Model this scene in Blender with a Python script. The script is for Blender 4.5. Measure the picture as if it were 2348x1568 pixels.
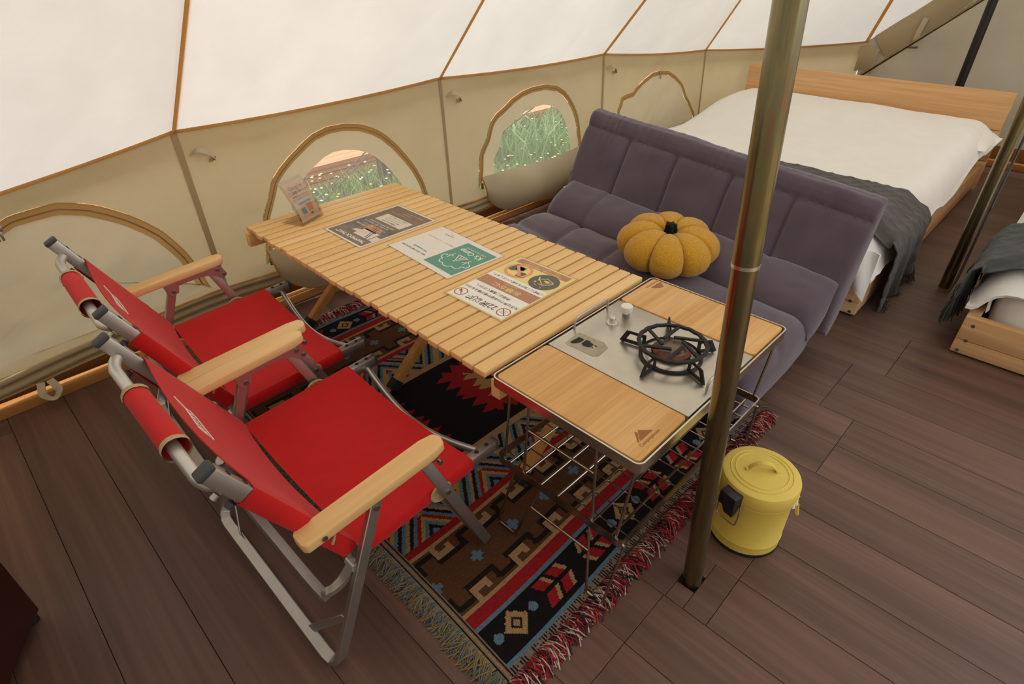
import bpy, bmesh, math, random
import numpy as np
from mathutils import Vector, Matrix, noise

random.seed(7)
rng = np.random.default_rng(7)
scene = bpy.context.scene
for o in list(bpy.data.objects):
    bpy.data.objects.remove(o)
COL = scene.collection

# ------------------------------------------------------------------ camera
H = 1.175
FPX = 1325.27
CF = np.array([0.5892, 0.5800, -0.5626]); CR = np.array([0.6985, -0.7156, -0.0063]); CU = np.array([0.4062, 0.3892, 0.8267])
cam = bpy.data.cameras.new('camera')
cam.sensor_fit = 'HORIZONTAL'; cam.sensor_width = 36.0; cam.lens = FPX * 36.0 / 2348.0
cam.clip_start = 0.02; cam.clip_end = 200
camo = bpy.data.objects.new('camera', cam); COL.objects.link(camo)
camo.matrix_world = Matrix(((CR[0], CU[0], -CF[0], 0), (CR[1], CU[1], -CF[1], 0), (CR[2], CU[2], -CF[2], H), (0, 0, 0, 1)))
scene.camera = camo

# ------------------------------------------------------------------ light
SUN_EL, SUN_AZ = math.radians(58), math.radians(20)       # azimuth measured from +X towards +Y
w = bpy.data.worlds.new('world'); scene.world = w; w.use_nodes = True
nt = w.node_tree; nt.nodes.clear()
sky = nt.nodes.new('ShaderNodeTexSky'); sky.sky_type = 'NISHITA'; sky.sun_disc = False
sky.sun_elevation = SUN_EL; sky.sun_rotation = math.radians(90) - SUN_AZ; sky.air_density = 1.0; sky.dust_density = 2.0
hsv = nt.nodes.new('ShaderNodeHueSaturation'); hsv.inputs['Saturation'].default_value = 0.22
bg = nt.nodes.new('ShaderNodeBackground'); bg.inputs['Strength'].default_value = 0.62
wo = nt.nodes.new('ShaderNodeOutputWorld')
nt.links.new(sky.outputs[0], hsv.inputs['Color']); nt.links.new(hsv.outputs[0], bg.inputs[0]); nt.links.new(bg.outputs[0], wo.inputs[0])
sl = bpy.data.lights.new('sun', 'SUN'); sl.energy = 3.4; sl.angle = math.radians(2.0); sl.color = (1.0, 0.965, 0.91)
so = bpy.data.objects.new('sun', sl); COL.objects.link(so)
sd = Vector((math.cos(SUN_EL) * math.cos(SUN_AZ), math.cos(SUN_EL) * math.sin(SUN_AZ), math.sin(SUN_EL)))
so.rotation_euler = sd.to_track_quat('Z', 'Y').to_euler(); so.location = sd * 20
scene.view_settings.view_transform = 'Standard'; scene.view_settings.look = 'None'
scene.view_settings.gamma = 1.0; scene.view_settings.use_curve_mapping = False
scene.view_settings.exposure = -0.45
try:
    scene.cycles.max_bounces = 10; scene.cycles.diffuse_bounces = 5; scene.cycles.transmission_bounces = 6
    scene.cycles.transparent_max_bounces = 12; scene.cycles.sample_clamp_indirect = 4.0
    scene.cycles.use_denoising = True
except Exception:
    pass

# ------------------------------------------------------------------ pixel -> place
def ray(u, v): return CF + CR * (u - 1174) / FPX - CU * (v - 784) / FPX
def at(u, v, z=0.0):
    d = ray(u, v); return Vector((np.array([0, 0, H]) + d * ((z - H) / d[2])).tolist())
def aty(u, v, Y):
    d = ray(u, v); return Vector((np.array([0, 0, H]) + d * (Y / d[1])).tolist())

# ------------------------------------------------------------------ materials
def lin(c):
    if isinstance(c, str):
        c = tuple(int(c[i:i + 2], 16) / 255 for i in (0, 2, 4))
    return tuple((x / 12.92 if x <= 0.04045 else ((x + 0.055) / 1.055) ** 2.4) for x in c) + (1.0,)
MATS = {}
def newmat(name):
    m = bpy.data.materials.new(name); m.use_nodes = True; MATS[name] = m
    n = m.node_tree.nodes; n.clear()
    out = n.new('ShaderNodeOutputMaterial')
    return m, m.node_tree, out
def texco(t, scale=(1, 1, 1), rand=False):
    tc = t.nodes.new('ShaderNodeTexCoord'); mp = t.nodes.new('ShaderNodeMapping'); mp.inputs['Scale'].default_value = scale
    src = tc.outputs['Object']
    if rand:
        oi = t.nodes.new('ShaderNodeObjectInfo'); mu = t.nodes.new('ShaderNodeMath'); mu.operation = 'MULTIPLY'; mu.inputs[1].default_value = 37.0
        t.links.new(oi.outputs['Random'], mu.inputs[0])
        ad = t.nodes.new('ShaderNodeVectorMath'); ad.operation = 'ADD'
        t.links.new(src, ad.inputs[0]); t.links.new(mu.outputs[0], ad.inputs[1]); src = ad.outputs[0]
    t.links.new(src, mp.inputs[0]); return mp.outputs[0]
def noise_node(t, vec, scale, detail=4, rough=0.55, dist=0.0):
    n = t.nodes.new('ShaderNodeTexNoise'); n.inputs['Scale'].default_value = scale; n.inputs['Detail'].default_value = detail
    n.inputs['Roughness'].default_value = rough; n.inputs['Distortion'].default_value = dist
    t.links.new(vec, n.inputs['Vector']); return n.outputs['Fac']
def ramp(t, fac, stops):
    r = t.nodes.new('ShaderNodeValToRGB'); e = r.color_ramp.elements
    while len(e) < len(stops): e.new(0.5)
    for i, (p, c) in enumerate(stops): e[i].position = p; e[i].color = c
    t.links.new(fac, r.inputs[0]); return r.outputs[0]
def mixc(t, a, b, fac, mode='MIX'):
    m = t.nodes.new('ShaderNodeMix'); m.data_type = 'RGBA'; m.blend_type = mode
    for s, v in ((0, fac), (6, a), (7, b)):
        if isinstance(v, (int, float)): m.inputs[s].default_value = v
        elif isinstance(v, tuple): m.inputs[s].default_value = v
        else: t.links.new(v, m.inputs[s])
    return m.outputs[2]
def bump(t, h, strength, dist=0.002):
    b = t.nodes.new('ShaderNodeBump'); b.inputs['Strength'].default_value = strength; b.inputs['Distance'].default_value = dist
    t.links.new(h, b.inputs['Height']); return b.outputs[0]
def plain(name, col, rough=0.6, metal=0.0, spec=0.5, vary=0.0, vscale=8.0, bmp=0.0, bscale=200.0, sheen=0.0, bdist=0.001, coat=0.0):
    m, t, out = newmat(name)
    p = t.nodes.new('ShaderNodeBsdfPrincipled'); t.links.new(p.outputs[0], out.inputs[0])
    c = lin(col); p.inputs['Base Color'].default_value = c; p.inputs['Roughness'].default_value = rough
    p.inputs['Metallic'].default_value = metal; p.inputs['Specular IOR Level'].default_value = spec
    p.inputs['Sheen Weight'].default_value = sheen; p.inputs['Coat Weight'].default_value = coat
    if vary or bmp:
        v = texco(t)
    if vary:
        f = noise_node(t, v, vscale)
        d = tuple(x * (1 - vary) for x in c[:3]) + (1,); l = tuple(min(1, x * (1 + vary)) for x in c[:3]) + (1,)
        t.links.new(ramp(t, f, [(0.3, d), (0.7, l)]), p.inputs['Base Color'])
    if bmp:
        t.links.new(bump(t, noise_node(t, v, bscale, 2), bmp, bdist), p.inputs['Normal'])
    return m
def wood(name, c1, c2, axis, scale=1.0, rough=0.5, spec=0.4, rand=True, ring=6.0, c3=None, objvar=0.12, grain=0.30):
    m, t, out = newmat(name)
    p = t.nodes.new('ShaderNodeBsdfPrincipled'); t.links.new(p.outputs[0], out.inputs[0])
    s = [18 * scale] * 3; s['XYZ'.index(axis)] = 1.1 * scale
    v = texco(t, tuple(s), rand)
    f1 = noise_node(t, v, 1.0, 5, 0.6, 0.6)
    s2 = [120 * scale] * 3; s2['XYZ'.index(axis)] = 3.0 * scale
    f2 = noise_node(t, texco(t, tuple(s2), rand), 1.0, 3, 0.6)
    a = ramp(t, f1, [(0.32, lin(c1)), (0.52, lin(c3 or c2)), (0.70, lin(c2))])
    b = mixc(t, a, (0.55, 0.5, 0.45, 1), ramp(t, f2, [(0.42, (grain, grain, grain, 1)), (0.62, (0, 0, 0, 1))]), 'MULTIPLY')
    oi = t.nodes.new('ShaderNodeObjectInfo')
    mr = t.nodes.new('ShaderNodeMapRange'); mr.inputs[3].default_value = 1 - objvar; mr.inputs[4].default_value = 1 + objvar
    t.links.new(oi.outputs['Random'], mr.inputs[0])
    sc = t.nodes.new('ShaderNodeVectorMath'); sc.operation = 'SCALE'; t.links.new(b, sc.inputs[0]); t.links.new(mr.outputs[0], sc.inputs['Scale'])
    t.links.new(sc.outputs[0], p.inputs['Base Color'])
    p.inputs['Roughness'].default_value = rough; p.inputs['Specular IOR Level'].default_value = spec
    t.links.new(bump(t, f2, 0.15, 0.0006), p.inputs['Normal'])
    return m
def canvas(name, col, trans, tmix=0.5, weave=900.0, bmp=0.12, wr=0.25):
    m, t, out = newmat(name)
    v = texco(t)
    fine = noise_node(t, v, weave, 2, 0.6)
    big = noise_node(t, v, 5.0, 4, 0.55, 0.3)
    mid = noise_node(t, v, 22.0, 4, 0.6, 1.0)
    def var(c): 
        l = lin(c); return ramp(t, big, [(0.3, tuple(x * 0.93 for x in l[:3]) + (1,)), (0.7, l)])
    d = t.nodes.new('ShaderNodeBsdfDiffuse'); tr = t.nodes.new('ShaderNodeBsdfTranslucent')
    t.links.new(var(col), d.inputs[0]); t.links.new(var(trans), tr.inputs[0])
    hm = t.nodes.new('ShaderNodeMath'); hm.operation = 'MULTIPLY_ADD'; hm.inputs[1].default_value = wr
    t.links.new(mid, hm.inputs[0]); t.links.new(fine, hm.inputs[2])
    b = bump(t, hm.outputs[0], bmp, 0.003)
    t.links.new(b, d.inputs['Normal']); t.links.new(b, tr.inputs['Normal'])
    mx = t.nodes.new('ShaderNodeMixShader'); mx.inputs[0].default_value = tmix
    t.links.new(d.outputs[0], mx.inputs[1]); t.links.new(tr.outputs[0], mx.inputs[2]); t.links.new(mx.outputs[0], out.inputs[0])
    return m
def attr_mat(name, rough=0.95, bmp=0.5, bscale=420.0):
    m, t, out = newmat(name)
    p = t.nodes.new('ShaderNodeBsdfPrincipled'); t.links.new(p.outputs[0], out.inputs[0])
    a = t.nodes.new('ShaderNodeVertexColor'); a.layer_name = 'Col'
    v = texco(t); f = noise_node(t, v, 260.0, 3, 0.7)
    t.links.new(mixc(t, a.outputs[0], ramp(t, f, [(0.3, (0.62, 0.62, 0.62, 1)), (0.7, (1.15, 1.15, 1.15, 1))]), 1.0, 'MULTIPLY'), p.inputs['Base Color'])
    p.inputs['Roughness'].default_value = rough; p.inputs['Specular IOR Level'].default_value = 0.1
    t.links.new(bump(t, noise_node(t, v, bscale, 2), bmp, 0.002), p.inputs['Normal'])
    return m

wood('floor_plank', '5c4438', '785a4b', 'Y', 0.55, 0.42, 0.35, c3='6b4f42', objvar=0.10, grain=0.40)
plain('floor_gap', '33231a', 0.9)
wood('table_wood', 'e6b874', 'eec98e', 'X', 0.5, 0.5, 0.35, c3='eabf7f', objvar=0.05, grain=0.12)
wood('leg_wood', 'b9803f', 'cf9a58', 'Z', 0.7, 0.55, 0.3, c3='c48c4b', objvar=0.08)
wood('arm_wood', 'e2b475', 'efca92', 'X', 0.6, 0.5, 0.35, c3='e9bf83', objvar=0.04, grain=0.12)
wood('bamboo', 'd29a58', 'e9bd80', 'X', 1.1, 0.5, 0.35, c3='dfac6a', objvar=0.04, grain=0.22)
wood('pine_x', 'd2a06c', 'e9c292', 'X', 0.55, 0.55, 0.3, c3='deb07c', objvar=0.08)
wood('pine_y', 'd2a06c', 'e9c292', 'Y', 0.55, 0.55, 0.3, c3='deb07c', objvar=0.08)
wood('trim_wood', 'a9743d', 'c08a4f', 'X', 0.4, 0.6, 0.25, c3='b47f45')
wood('skirt_wood', '8a5a30', 'a06c3c', 'X', 0.4, 0.7, 0.2, c3='945f34')
wood('deck_wood', 'c8835a', 'dc9c72', 'X', 0.4, 0.7, 0.2, c3='d08e64')
wood('post_wood', '5c4636', '74594a', 'Z', 0.5, 0.8, 0.2)
canvas('canvas_roof', 'ece7dc', 'f0ebdf', 0.30, 700, 0.16, 1.6)
canvas('canvas_wall', 'cdbc98', 'cbb68a', 0.26, 800, 0.22, 2.2)
canvas('canvas_door', 'c6bca6', 'c2b598', 0.05, 800, 0.22, 2.2)
canvas('seam_soft', 'cfb98f', 'd2bb90', 0.40, 900, 0.2, 0.4)
canvas('canvas_flap', 'd2c3a3', 'd0be98', 0.22, 800, 0.10, 1.2)
canvas('canvas_border', 'd0c0a0', 'cfbd97', 0.36, 800, 0.10, 0.8)
canvas('canvas_hem', 'c4b18b', 'c0aa7e', 0.22, 800, 0.15, 1.0)
canvas('seam_tape', 'dfbb82', 'e6c288', 0.72, 900, 0.2, 0.4)
canvas('zip_tape', 'a8834f', 'ab8450', 0.32, 600, 0.3, 0.4)
plain('zip_teeth', '8a6a42', 0.6)
plain('alu', 'b8b2ab', 0.36, 0.9, 0.5, 0.05, 30)
plain('alu_light', 'cfcac2', 0.38, 0.75, 0.5)
plain('steel_wire', 'b0a698', 0.22, 1.0)
plain('steel_brush', 'c6beb0', 0.34, 0.9, 0.5, 0.08, 14, 0.06, 90)
plain('steel_rim', 'cfc8bc', 0.25, 1.0)
plain('rivet', '8a847c', 0.35, 0.9)
plain('black_plastic', '1b1a1a', 0.45)
plain('cap_grey', '3c3b3c', 0.55)
plain('iron_black', '2a2522', 0.62, 0.3, 0.4, 0.25, 40, 0.35, 180)
plain('burner_metal', '7a6a5c', 0.45, 0.8, 0.5, 0.3, 40)
plain('burner_copper', '7d4a30', 0.5, 0.7, 0.5, 0.3, 60)
plain('red_fabric', 'c2110f', 0.75, 0, 0.25, 0.05, 20, 0.25, 900, 0.1)
plain('beige_tape', 'b39e78', 0.9, 0, 0.2, 0.1, 200)
plain('white_print', 'e8ded0', 0.7)
plain('sofa_fabric', '594b54', 0.85, 0, 0.2, 0.16, 7, 0.3, 500, 0.35, 0.001)
plain('pumpkin_boucle', 'd39a26', 0.95, 0, 0.1, 0.14, 160, 1.0, 300, 0.3, 0.005)
plain('pumpkin_stem', '16171a', 0.95, 0, 0.1, 0.2, 60, 1.0, 120, 0.1, 0.006)
plain('linen_white', 'f0ebe2', 0.85, 0, 0.2, 0.02, 10, 0.12, 60, 0.15, 0.004)
plain('sheet_white', 'e6e0d6', 0.85, 0, 0.2, 0.02, 10, 0.15, 50, 0.1, 0.004)
plain('throw_grey', '4e4943', 0.95, 0, 0.15, 0.15, 60, 0.6, 300, 0.2, 0.003)
plain('throw_slate', '454846', 0.95, 0, 0.15, 0.15, 60, 0.6, 300, 0.2, 0.003)
plain('bin_yellow', 'e0c45a', 0.5, 0, 0.4, 0.03, 20)
plain('bag_white', 'e2ddd5', 0.5)
plain('rubber_black', '121212', 0.7)
plain('black_pole', '15140f', 0.4, 0.2)
plain('cable_grey', '4a4844', 0.6)
plain('cabinet_maroon', '3a0f0e', 0.35, 0, 0.4, 0.1, 6)
plain('paper_white', 'e6ddd0', 0.35, 0, 0.5)
plain('laminate_edge', 'e9dcc2', 0.2, 0, 0.5)
plain('ink_green', '4f8f76', 0.35); plain('ink_black', '3b352e', 0.4); plain('ink_brown', 'b47a58', 0.4); plain('ink_yellow', 'e8d27a', 0.4)
plain('ink_orange', 'e8946a', 0.4); plain('ink_rust', 'a05538', 0.4); plain('ink_dark', '5b5248', 0.4); plain('ink_white', 'efe8dc', 0.4)
plain('ink_walnut', '7d6351', 0.4, vary=0.2, vscale=30); plain('ink_photo', '6d6257', 0.4, vary=0.4, vscale=25); plain('ink_cream', 'ddd2bf', 0.4)
plain('ink_amber', 'b4713a', 0.4, vary=0.3, vscale=40); plain('ink_skin', 'e2c4a6', 0.4); plain('ink_blue', '5d93c9', 0.4); plain('ink_red', 'd0493c', 0.4)
plain('ink_cyan', '6fa8c4', 0.4); plain('ink_leaf', '6fa56a', 0.4); plain('ink_gold', 'd9a92f', 0.4); plain('ink_peach', 'f1d8be', 0.4)
plain('burn_brown', '9a5f2e', 0.6)
plain('sticker_grey', 'a89c84', 0.6, 0.2, vary=0.15, vscale=80)
plain('grass_blade', '97a866', 0.8, 0, 0.2, 0.35, 3.0)
plain('leaf_green', '93b077', 0.8, 0, 0.2, 0.3, 4.0)
plain('soil', '8a7a5c', 0.95, vary=0.3, vscale=6)
plain('flower_white', 'efe9dc', 0.9); plain('flower_yellow', 'e9c93a', 0.9)
plain('rope', '8c8474', 0.9); plain('tree_bark', '4a3a2c', 0.9); plain('tree_leaf', '3f5a2c', 0.9, vary=0.3, vscale=3)
attr_mat('rug_weave')
plain('tassel_red', '9a2226', 0.95); plain('tassel_white', 'bfae9e', 0.95); plain('tassel_black', '1c1716', 0.95)
plain('fringe_tan', '84725a', 0.95); plain('fringe_blue', '4e6470', 0.95); plain('fringe_ochre', '93763c', 0.95); plain('fringe_green', '5f6350', 0.95)
def brass_pole():
    m, t, out = newmat('zinc_brass')
    p = t.nodes.new('ShaderNodeBsdfPrincipled'); t.links.new(p.outputs[0], out.inputs[0])
    v = texco(t, (1, 1, 0.16)); f = noise_node(t, v, 26.0, 3, 0.6, 0.5); g = noise_node(t, texco(t, (1, 1, 0.7)), 9.0, 3)
    c = ramp(t, f, [(0.30, lin('66664c')), (0.44, lin('8d7d58')), (0.54, lin('77745a')), (0.64, lin('8c5f44')), (0.72, lin('5f7663'))])
    t.links.new(mixc(t, c, lin('8a8260'), ramp(t, g, [(0.4, (0, 0, 0, 1)), (0.7, (0.6, 0.6, 0.6, 1))])), p.inputs['Base Color'])
    p.inputs['Metallic'].default_value = 0.95; p.inputs['Roughness'].default_value = 0.24
brass_pole()
def clear_mat(name, col, mix, rough=0.05):
    m, t, out = newmat(name)
    a = t.nodes.new('ShaderNodeBsdfTransparent'); a.inputs[0].default_value = lin(col)
    b = t.nodes.new('ShaderNodeBsdfGlossy'); b.inputs['Roughness'].default_value = rough
    x = t.nodes.new('ShaderNodeMixShader'); x.inputs[0].default_value = mix
    t.links.new(a.outputs[0], x.inputs[1]); t.links.new(b.outputs[0], x.inputs[2]); t.links.new(x.outputs[0], out.inputs[0])
clear_mat('acrylic', 'f4f0ea', 0.12)
clear_mat('laminate', 'f7f4ee', 0.10, 0.15)
def net_mat():
    m, t, out = newmat('window_net')
    a = t.nodes.new('ShaderNodeBsdfTransparent'); a.inputs[0].default_value = (0.96, 0.96, 0.95, 1)
    d = t.nodes.new('ShaderNodeBsdfDiffuse'); d.inputs[0].default_value = lin('e6e0d2')
    tr = t.nodes.new('ShaderNodeBsdfTranslucent'); tr.inputs[0].default_value = lin('e6e0d2')
    y = t.nodes.new('ShaderNodeMixShader'); y.inputs[0].default_value = 0.6
    t.links.new(d.outputs[0], y.inputs[1]); t.links.new(tr.outputs[0], y.inputs[2])
    x = t.nodes.new('ShaderNodeMixShader'); x.inputs[0].default_value = 0.20
    t.links.new(a.outputs[0], x.inputs[1]); t.links.new(y.outputs[0], x.inputs[2]); t.links.new(x.outputs[0], out.inputs[0])
net_mat()

# ------------------------------------------------------------------ mesh builder
OFF = {}
def tag(o, label=None, cat=None, group=None, kind=None):
    if label: o['label'] = label
    if cat: o['category'] = cat
    if group: o['group'] = group
    if kind: o['kind'] = kind
    return o
def empty(name, loc, label=None, cat=None, group=None, kind=None):
    o = bpy.data.objects.new(name, None); COL.objects.link(o); o.location = loc; o.empty_display_size = 0.05
    OFF[o] = Vector(loc); return tag(o, label, cat, group, kind)
class MB:
    def __init__(s): s.v = []; s.f = []; s.col = None
    def add(s, v, f, M=None):
        b = len(s.v)
        s.v += [tuple(M @ Vector(p)) if M is not None else tuple(p) for p in v]
        s.f += [tuple(i + b for i in q) for q in f]; return s
    def box(s, c, d, M=None):
        x, y, z = c; a, b, e = d[0] / 2, d[1] / 2, d[2] / 2
        v = [(x - a, y - b, z - e), (x + a, y - b, z - e), (x + a, y + b, z - e), (x - a, y + b, z - e), (x - a, y - b, z + e), (x + a, y - b, z + e), (x + a, y + b, z + e), (x - a, y + b, z + e)]
        return s.add(v, [(0, 3, 2, 1), (4, 5, 6, 7), (0, 1, 5, 4), (1, 2, 6, 5), (2, 3, 7, 6), (3, 0, 4, 7)], M)
    def box2(s, a, b, M=None):
        return s.box([(a[i] + b[i]) / 2 for i in range(3)], [abs(b[i] - a[i]) for i in range(3)], M)
    def sweep(s, pts, prof, up=(0, 0, 1), closed=False, cap=True, M=None):
        P = [Vector(p) for p in pts]; n = len(P); k = len(prof); v = []
        for i in range(n):
            a = P[i - 1] if (i or closed) else P[i]; b = P[(i + 1) % n] if (i < n - 1 or closed) else P[i]
            t = (b - a).normalized(); u = Vector(up)
            sd_ = u.cross(t)
            if sd_.length < 1e-4: sd_ = Vector((1, 0, 0)).cross(t) if abs(t.x) < 0.9 else Vector((0, 1, 0)).cross(t)
            sd_.normalize(); w_ = t.cross(sd_)
            v += [tuple(P[i] + sd_ * q[0] + w_ * q[1]) for q in prof]
        f = []
        for i in range(n if closed else n - 1):
            j = (i + 1) % n
            for q in range(k):
                r = (q + 1) % k; f.append((i * k + q, i * k + r, j * k + r, j * k + q))
        if cap and not closed: f += [tuple(range(k - 1, -1, -1)), tuple((n - 1) * k + q for q in range(k))]
        return s.add(v, f, M)
    def tube(s, pts, r, n=8, **k):
        return s.sweep(pts, [(r * math.cos(2 * math.pi * i / n), r * math.sin(2 * math.pi * i / n)) for i in range(n)], **k)
    def bar(s, pts, w_, h_, up=(0, 0, 1), **k):
        a, b = w_ / 2, h_ / 2; return s.sweep(pts, [(-a, -b), (a, -b), (a, b), (-a, b)], up, **k)
    def lathe(s, prof, n=32, M=None, capb=True, capt=True):
        k = len(prof); v = []; f = []
        for r, z in prof:
            for i in range(n): v.append((r * math.cos(2 * math.pi * i / n), r * math.sin(2 * math.pi * i / n), z))
        for j in range(k - 1):
            for i in range(n): f.append((j * n + i, j * n + (i + 1) % n, (j + 1) * n + (i + 1) % n, (j + 1) * n + i))
        if capb: f.append(tuple(range(n - 1, -1, -1)))
        if capt: f.append(tuple((k - 1) * n + i for i in range(n)))
        return s.add(v, f, M)
    def cyl(s, a, b, r, n=16):
        return s.tube([a, b], r, n)
    def grid(s, fn, nu, nv, cu=False, cv=False, M=None):
        U = nu if cu else nu + 1; V = nv if cv else nv + 1
        v = [tuple(fn(i / nu, j / nv)) for i in range(U) for j in range(V)]; f = []
        for i in range(nu):
            for j in range(nv):
                f.append((i * V + j, ((i + 1) % U) * V + j, ((i + 1) % U) * V + (j + 1) % V, i * V + (j + 1) % V))
        return s.add(v, f, M)
    def sheet(s, fn, nu, nv, th, M=None):
        P = [[Vector(fn(i / nu, j / nv)) for j in range(nv + 1)] for i in range(nu + 1)]
        N = [[None] * (nv + 1) for _ in range(nu + 1)]
        for i in range(nu + 1):
            for j in range(nv + 1):
                a = P[min(i + 1, nu)][j] - P[max(i - 1, 0)][j]; b = P[i][min(j + 1, nv)] - P[i][max(j - 1, 0)]
                c = a.cross(b); N[i][j] = c.normalized() if c.length > 1e-12 else Vector((0, 0, 1))
        W = nv + 1; v = [tuple(P[i][j] + N[i][j] * th / 2) for i in range(nu + 1) for j in range(W)]
        v += [tuple(P[i][j] - N[i][j] * th / 2) for i in range(nu + 1) for j in range(W)]; B = (nu + 1) * W; f = []
        for i in range(nu):
            for j in range(nv):
                q = (i * W + j, (i + 1) * W + j, (i + 1) * W + j + 1, i * W + j + 1); f.append(q); f.append(tuple(x + B for x in reversed(q)))
        for i in range(nu):
            for j in (0, nv):
                a, b = i * W + j, (i + 1) * W + j; f.append((a, a + B, b + B, b) if j == 0 else (b, b + B, a + B, a))
        for j in range(nv):
            for i in (0, nu):
                a, b = i * W + j, i * W + j + 1; f.append((b, b + B, a + B, a) if i == 0 else (a, a + B, b + B, b))
        return s.add(v, f, M)
    def prism(s, poly, z0, z1, M=None):
        n = len(poly); v = [(x, y, z0) for x, y in poly] + [(x, y, z1) for x, y in poly]
        f = [tuple(range(n - 1, -1, -1)), tuple(range(n, 2 * n))] + [(i, (i + 1) % n, n + (i + 1) % n, n + i) for i in range(n)]
        return s.add(v, f, M)
    def build(s, name, mat, parent=None, smooth=None, bevel=None, seg=2, origin=None):
        me = bpy.data.meshes.new(name)
        off = Vector(origin) if origin is not None else (OFF.get(parent, Vector((0, 0, 0))) if parent is not None else Vector((0, 0, 0)))
        me.from_pydata([tuple(Vector(p) - off) for p in s.v], [], s.f); me.update()
        if bevel:
            bm = bmesh.new(); bm.from_mesh(me)
            bmesh.ops.recalc_face_normals(bm, faces=bm.faces)
            ed = [e for e in bm.edges if len(e.link_faces) == 2 and e.calc_face_angle(0) > 0.5]
            bmesh.ops.bevel(bm, geom=ed, offset=bevel, segments=seg, affect='EDGES', profile=0.5, clamp_overlap=True)
            bm.to_mesh(me); bm.free()
        if smooth or bevel:
            me.polygons.foreach_set('use_smooth', [True] * len(me.polygons))
            try: me.set_sharp_from_angle(angle=math.radians(smooth or 40))
            except Exception: pass
        me.materials.append(MATS[mat])
        o = bpy.data.objects.new(name, me); COL.objects.link(o)
        if parent is not None: o.parent = parent; OFF[o] = off
        else: o.location = off; OFF[o] = off
        return o
def fbm(x, y, z, o=4): return noise.fractal(Vector((x, y, z)), 1.0, 2.0, o)
def sm(t): t = max(0.0, min(1.0, t)); return t * t * (3 - 2 * t)
def bez(pts, n):
    """Catmull-Rom through pts"""
    P = [Vector(p) for p in pts]; P = [P[0] * 2 - P[1]] + P + [P[-1] * 2 - P[-2]]; out = []
    for i in range(1, len(P) - 2):
        for k in range(n):
            t = k / n; a, b, c, d = P[i - 1:i + 3]
            out.append(0.5 * (2 * b + (c - a) * t + (2 * a - 5 * b + 4 * c - d) * t * t + (3 * b - a - 3 * c + d) * t ** 3))
    out.append(P[-2]); return out
# ------------------------------------------------------------------ floor of planks
floor = MB().box2((-2.3, -1.85, -0.10), (5.3, 2.10, -0.0105)).build('floor', 'floor_gap')
tag(floor, kind='structure')
X0P, PW = 0.9036, 0.148
def plank(x0, x1, y0, y1):
    if y1 - y0 < 0.004 or x1 - x0 < 0.004: return
    g = 0.0005
    MB().box2((x0 + g, y0 + g, -0.010), (x1 - g, y1 - g, 0.0)).build('plank', 'floor_plank', floor, bevel=0.0007, seg=1)
rp = random.Random(3)
for n in range(-21, 30):
    x0 = X0P + PW * n; x1 = x0 + PW
    j = 0.181 if ((n + 1) // 2) % 2 == 0 else 0.282
    if n == -8: j = 0.15
    if n > 8: j = 1.15 if (n // 2) % 2 else 1.40
    cuts = [-1.85]
    y = j
    for y in (j - 1.80, j, j + 1.80):
        if -1.80 < y < 2.06: cuts.append(y)
    cuts.append(2.09)
    for a, b in zip(cuts[:-1], cuts[1:]):
        if n == -1 and a < 0.26 < b:                     # the square cut round the pole's foot
            plank(x0, x1, a, 0.236); plank(x0, 0.806, 0.236, 0.279); plank(0.856, x1, 0.236, 0.279); plank(x0, x1, 0.279, b)
        else:
            plank(x0, x1, a, b)

# ------------------------------------------------------------------ tent canvas
# eave vertices along the long back side, left to right: (x, y, z)
EB = [(-1.45, 1.05, .60), (-.45, 1.90, .617), (.60, 2.10, .700), (1.70, 2.10, .718), (2.87, 2.10, .692), (4.02, 2.10, .600), (4.80, 1.34, .640)]
BOT = [(-1.45, 1.12), (-.45, 2.03), (.60, 2.075), (1.70, 2.075), (2.87, 2.075), (4.02, 2.075), (4.80, 1.36)]
RA, RB = (0.90, 0.27, 3.05), (3.05, 0.20, 3.05)
ZB = 0.125
def lerp(a, b, t): return a + (b - a) * t
def eave(i, s):
    a, b = EB[i], EB[i + 1]; sag = -0.012 * 4 * s * (1 - s)
    return Vector((lerp(a[0], b[0], s), lerp(a[1], b[1], s) , lerp(a[2], b[2], s) + sag))
def wallpt(i, s, t):
    e = eave(i, s); bx, by = lerp(BOT[i][0], BOT[i + 1][0], s), lerp(BOT[i][1], BOT[i + 1][1], s)
    return Vector((lerp(bx, e.x, t), lerp(by, e.y, t), lerp(ZB, e.z, t)))
def wall_xz(i, X, z):
    a, b = EB[i], EB[i + 1]; s = (X - a[0]) / (b[0] - a[0]); e = eave(i, s); t = (z - ZB) / (e.z - ZB); return s, t
def wall_px(i, u, v):
    Y = 2.07
    for _ in range(8):
        p = aty(u, v, Y); s, t = wall_xz(i, p.x, p.z); Y = wallpt(i, s, t).y
    return s, t
def wrinkle(i, s, t, amp=1.0):
    p = wallpt(i, s, t); f = sm(min(1, 6 * t)) * sm(min(1, 8 * (1 - t))) * sm(min(1, 8 * s)) * sm(min(1, 8 * (1 - s)))
    d1 = fbm(p.x * 3.2, p.z * 4.0, i * 3.1) * 0.012
    # tension creases that run from the lower corners towards the eaves
    c1 = math.sin((p.x * 1.0 + p.z * 1.7) * 26 + 3 * fbm(p.x * 2, p.z * 2, 5)) * 0.0022 * max(0, fbm(p.x * 2.5, p.z * 2.5, 9) + 0.2)
    c2 = math.sin((p.x * 1.2 - p.z * 2.1) * 30 + 3 * fbm(p.x * 2, p.z * 2, 15)) * 0.0020 * max(0, fbm(p.x * 2.2, p.z * 2.8, 19) + 0.2)
    return (d1 + c1 + c2) * f * amp
def on_wall(i, s, t, lift=0.0, amp=1.0):
    p = wallpt(i, s, t); p.y += wrinkle(i, s, t, amp) - lift; return p

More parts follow.
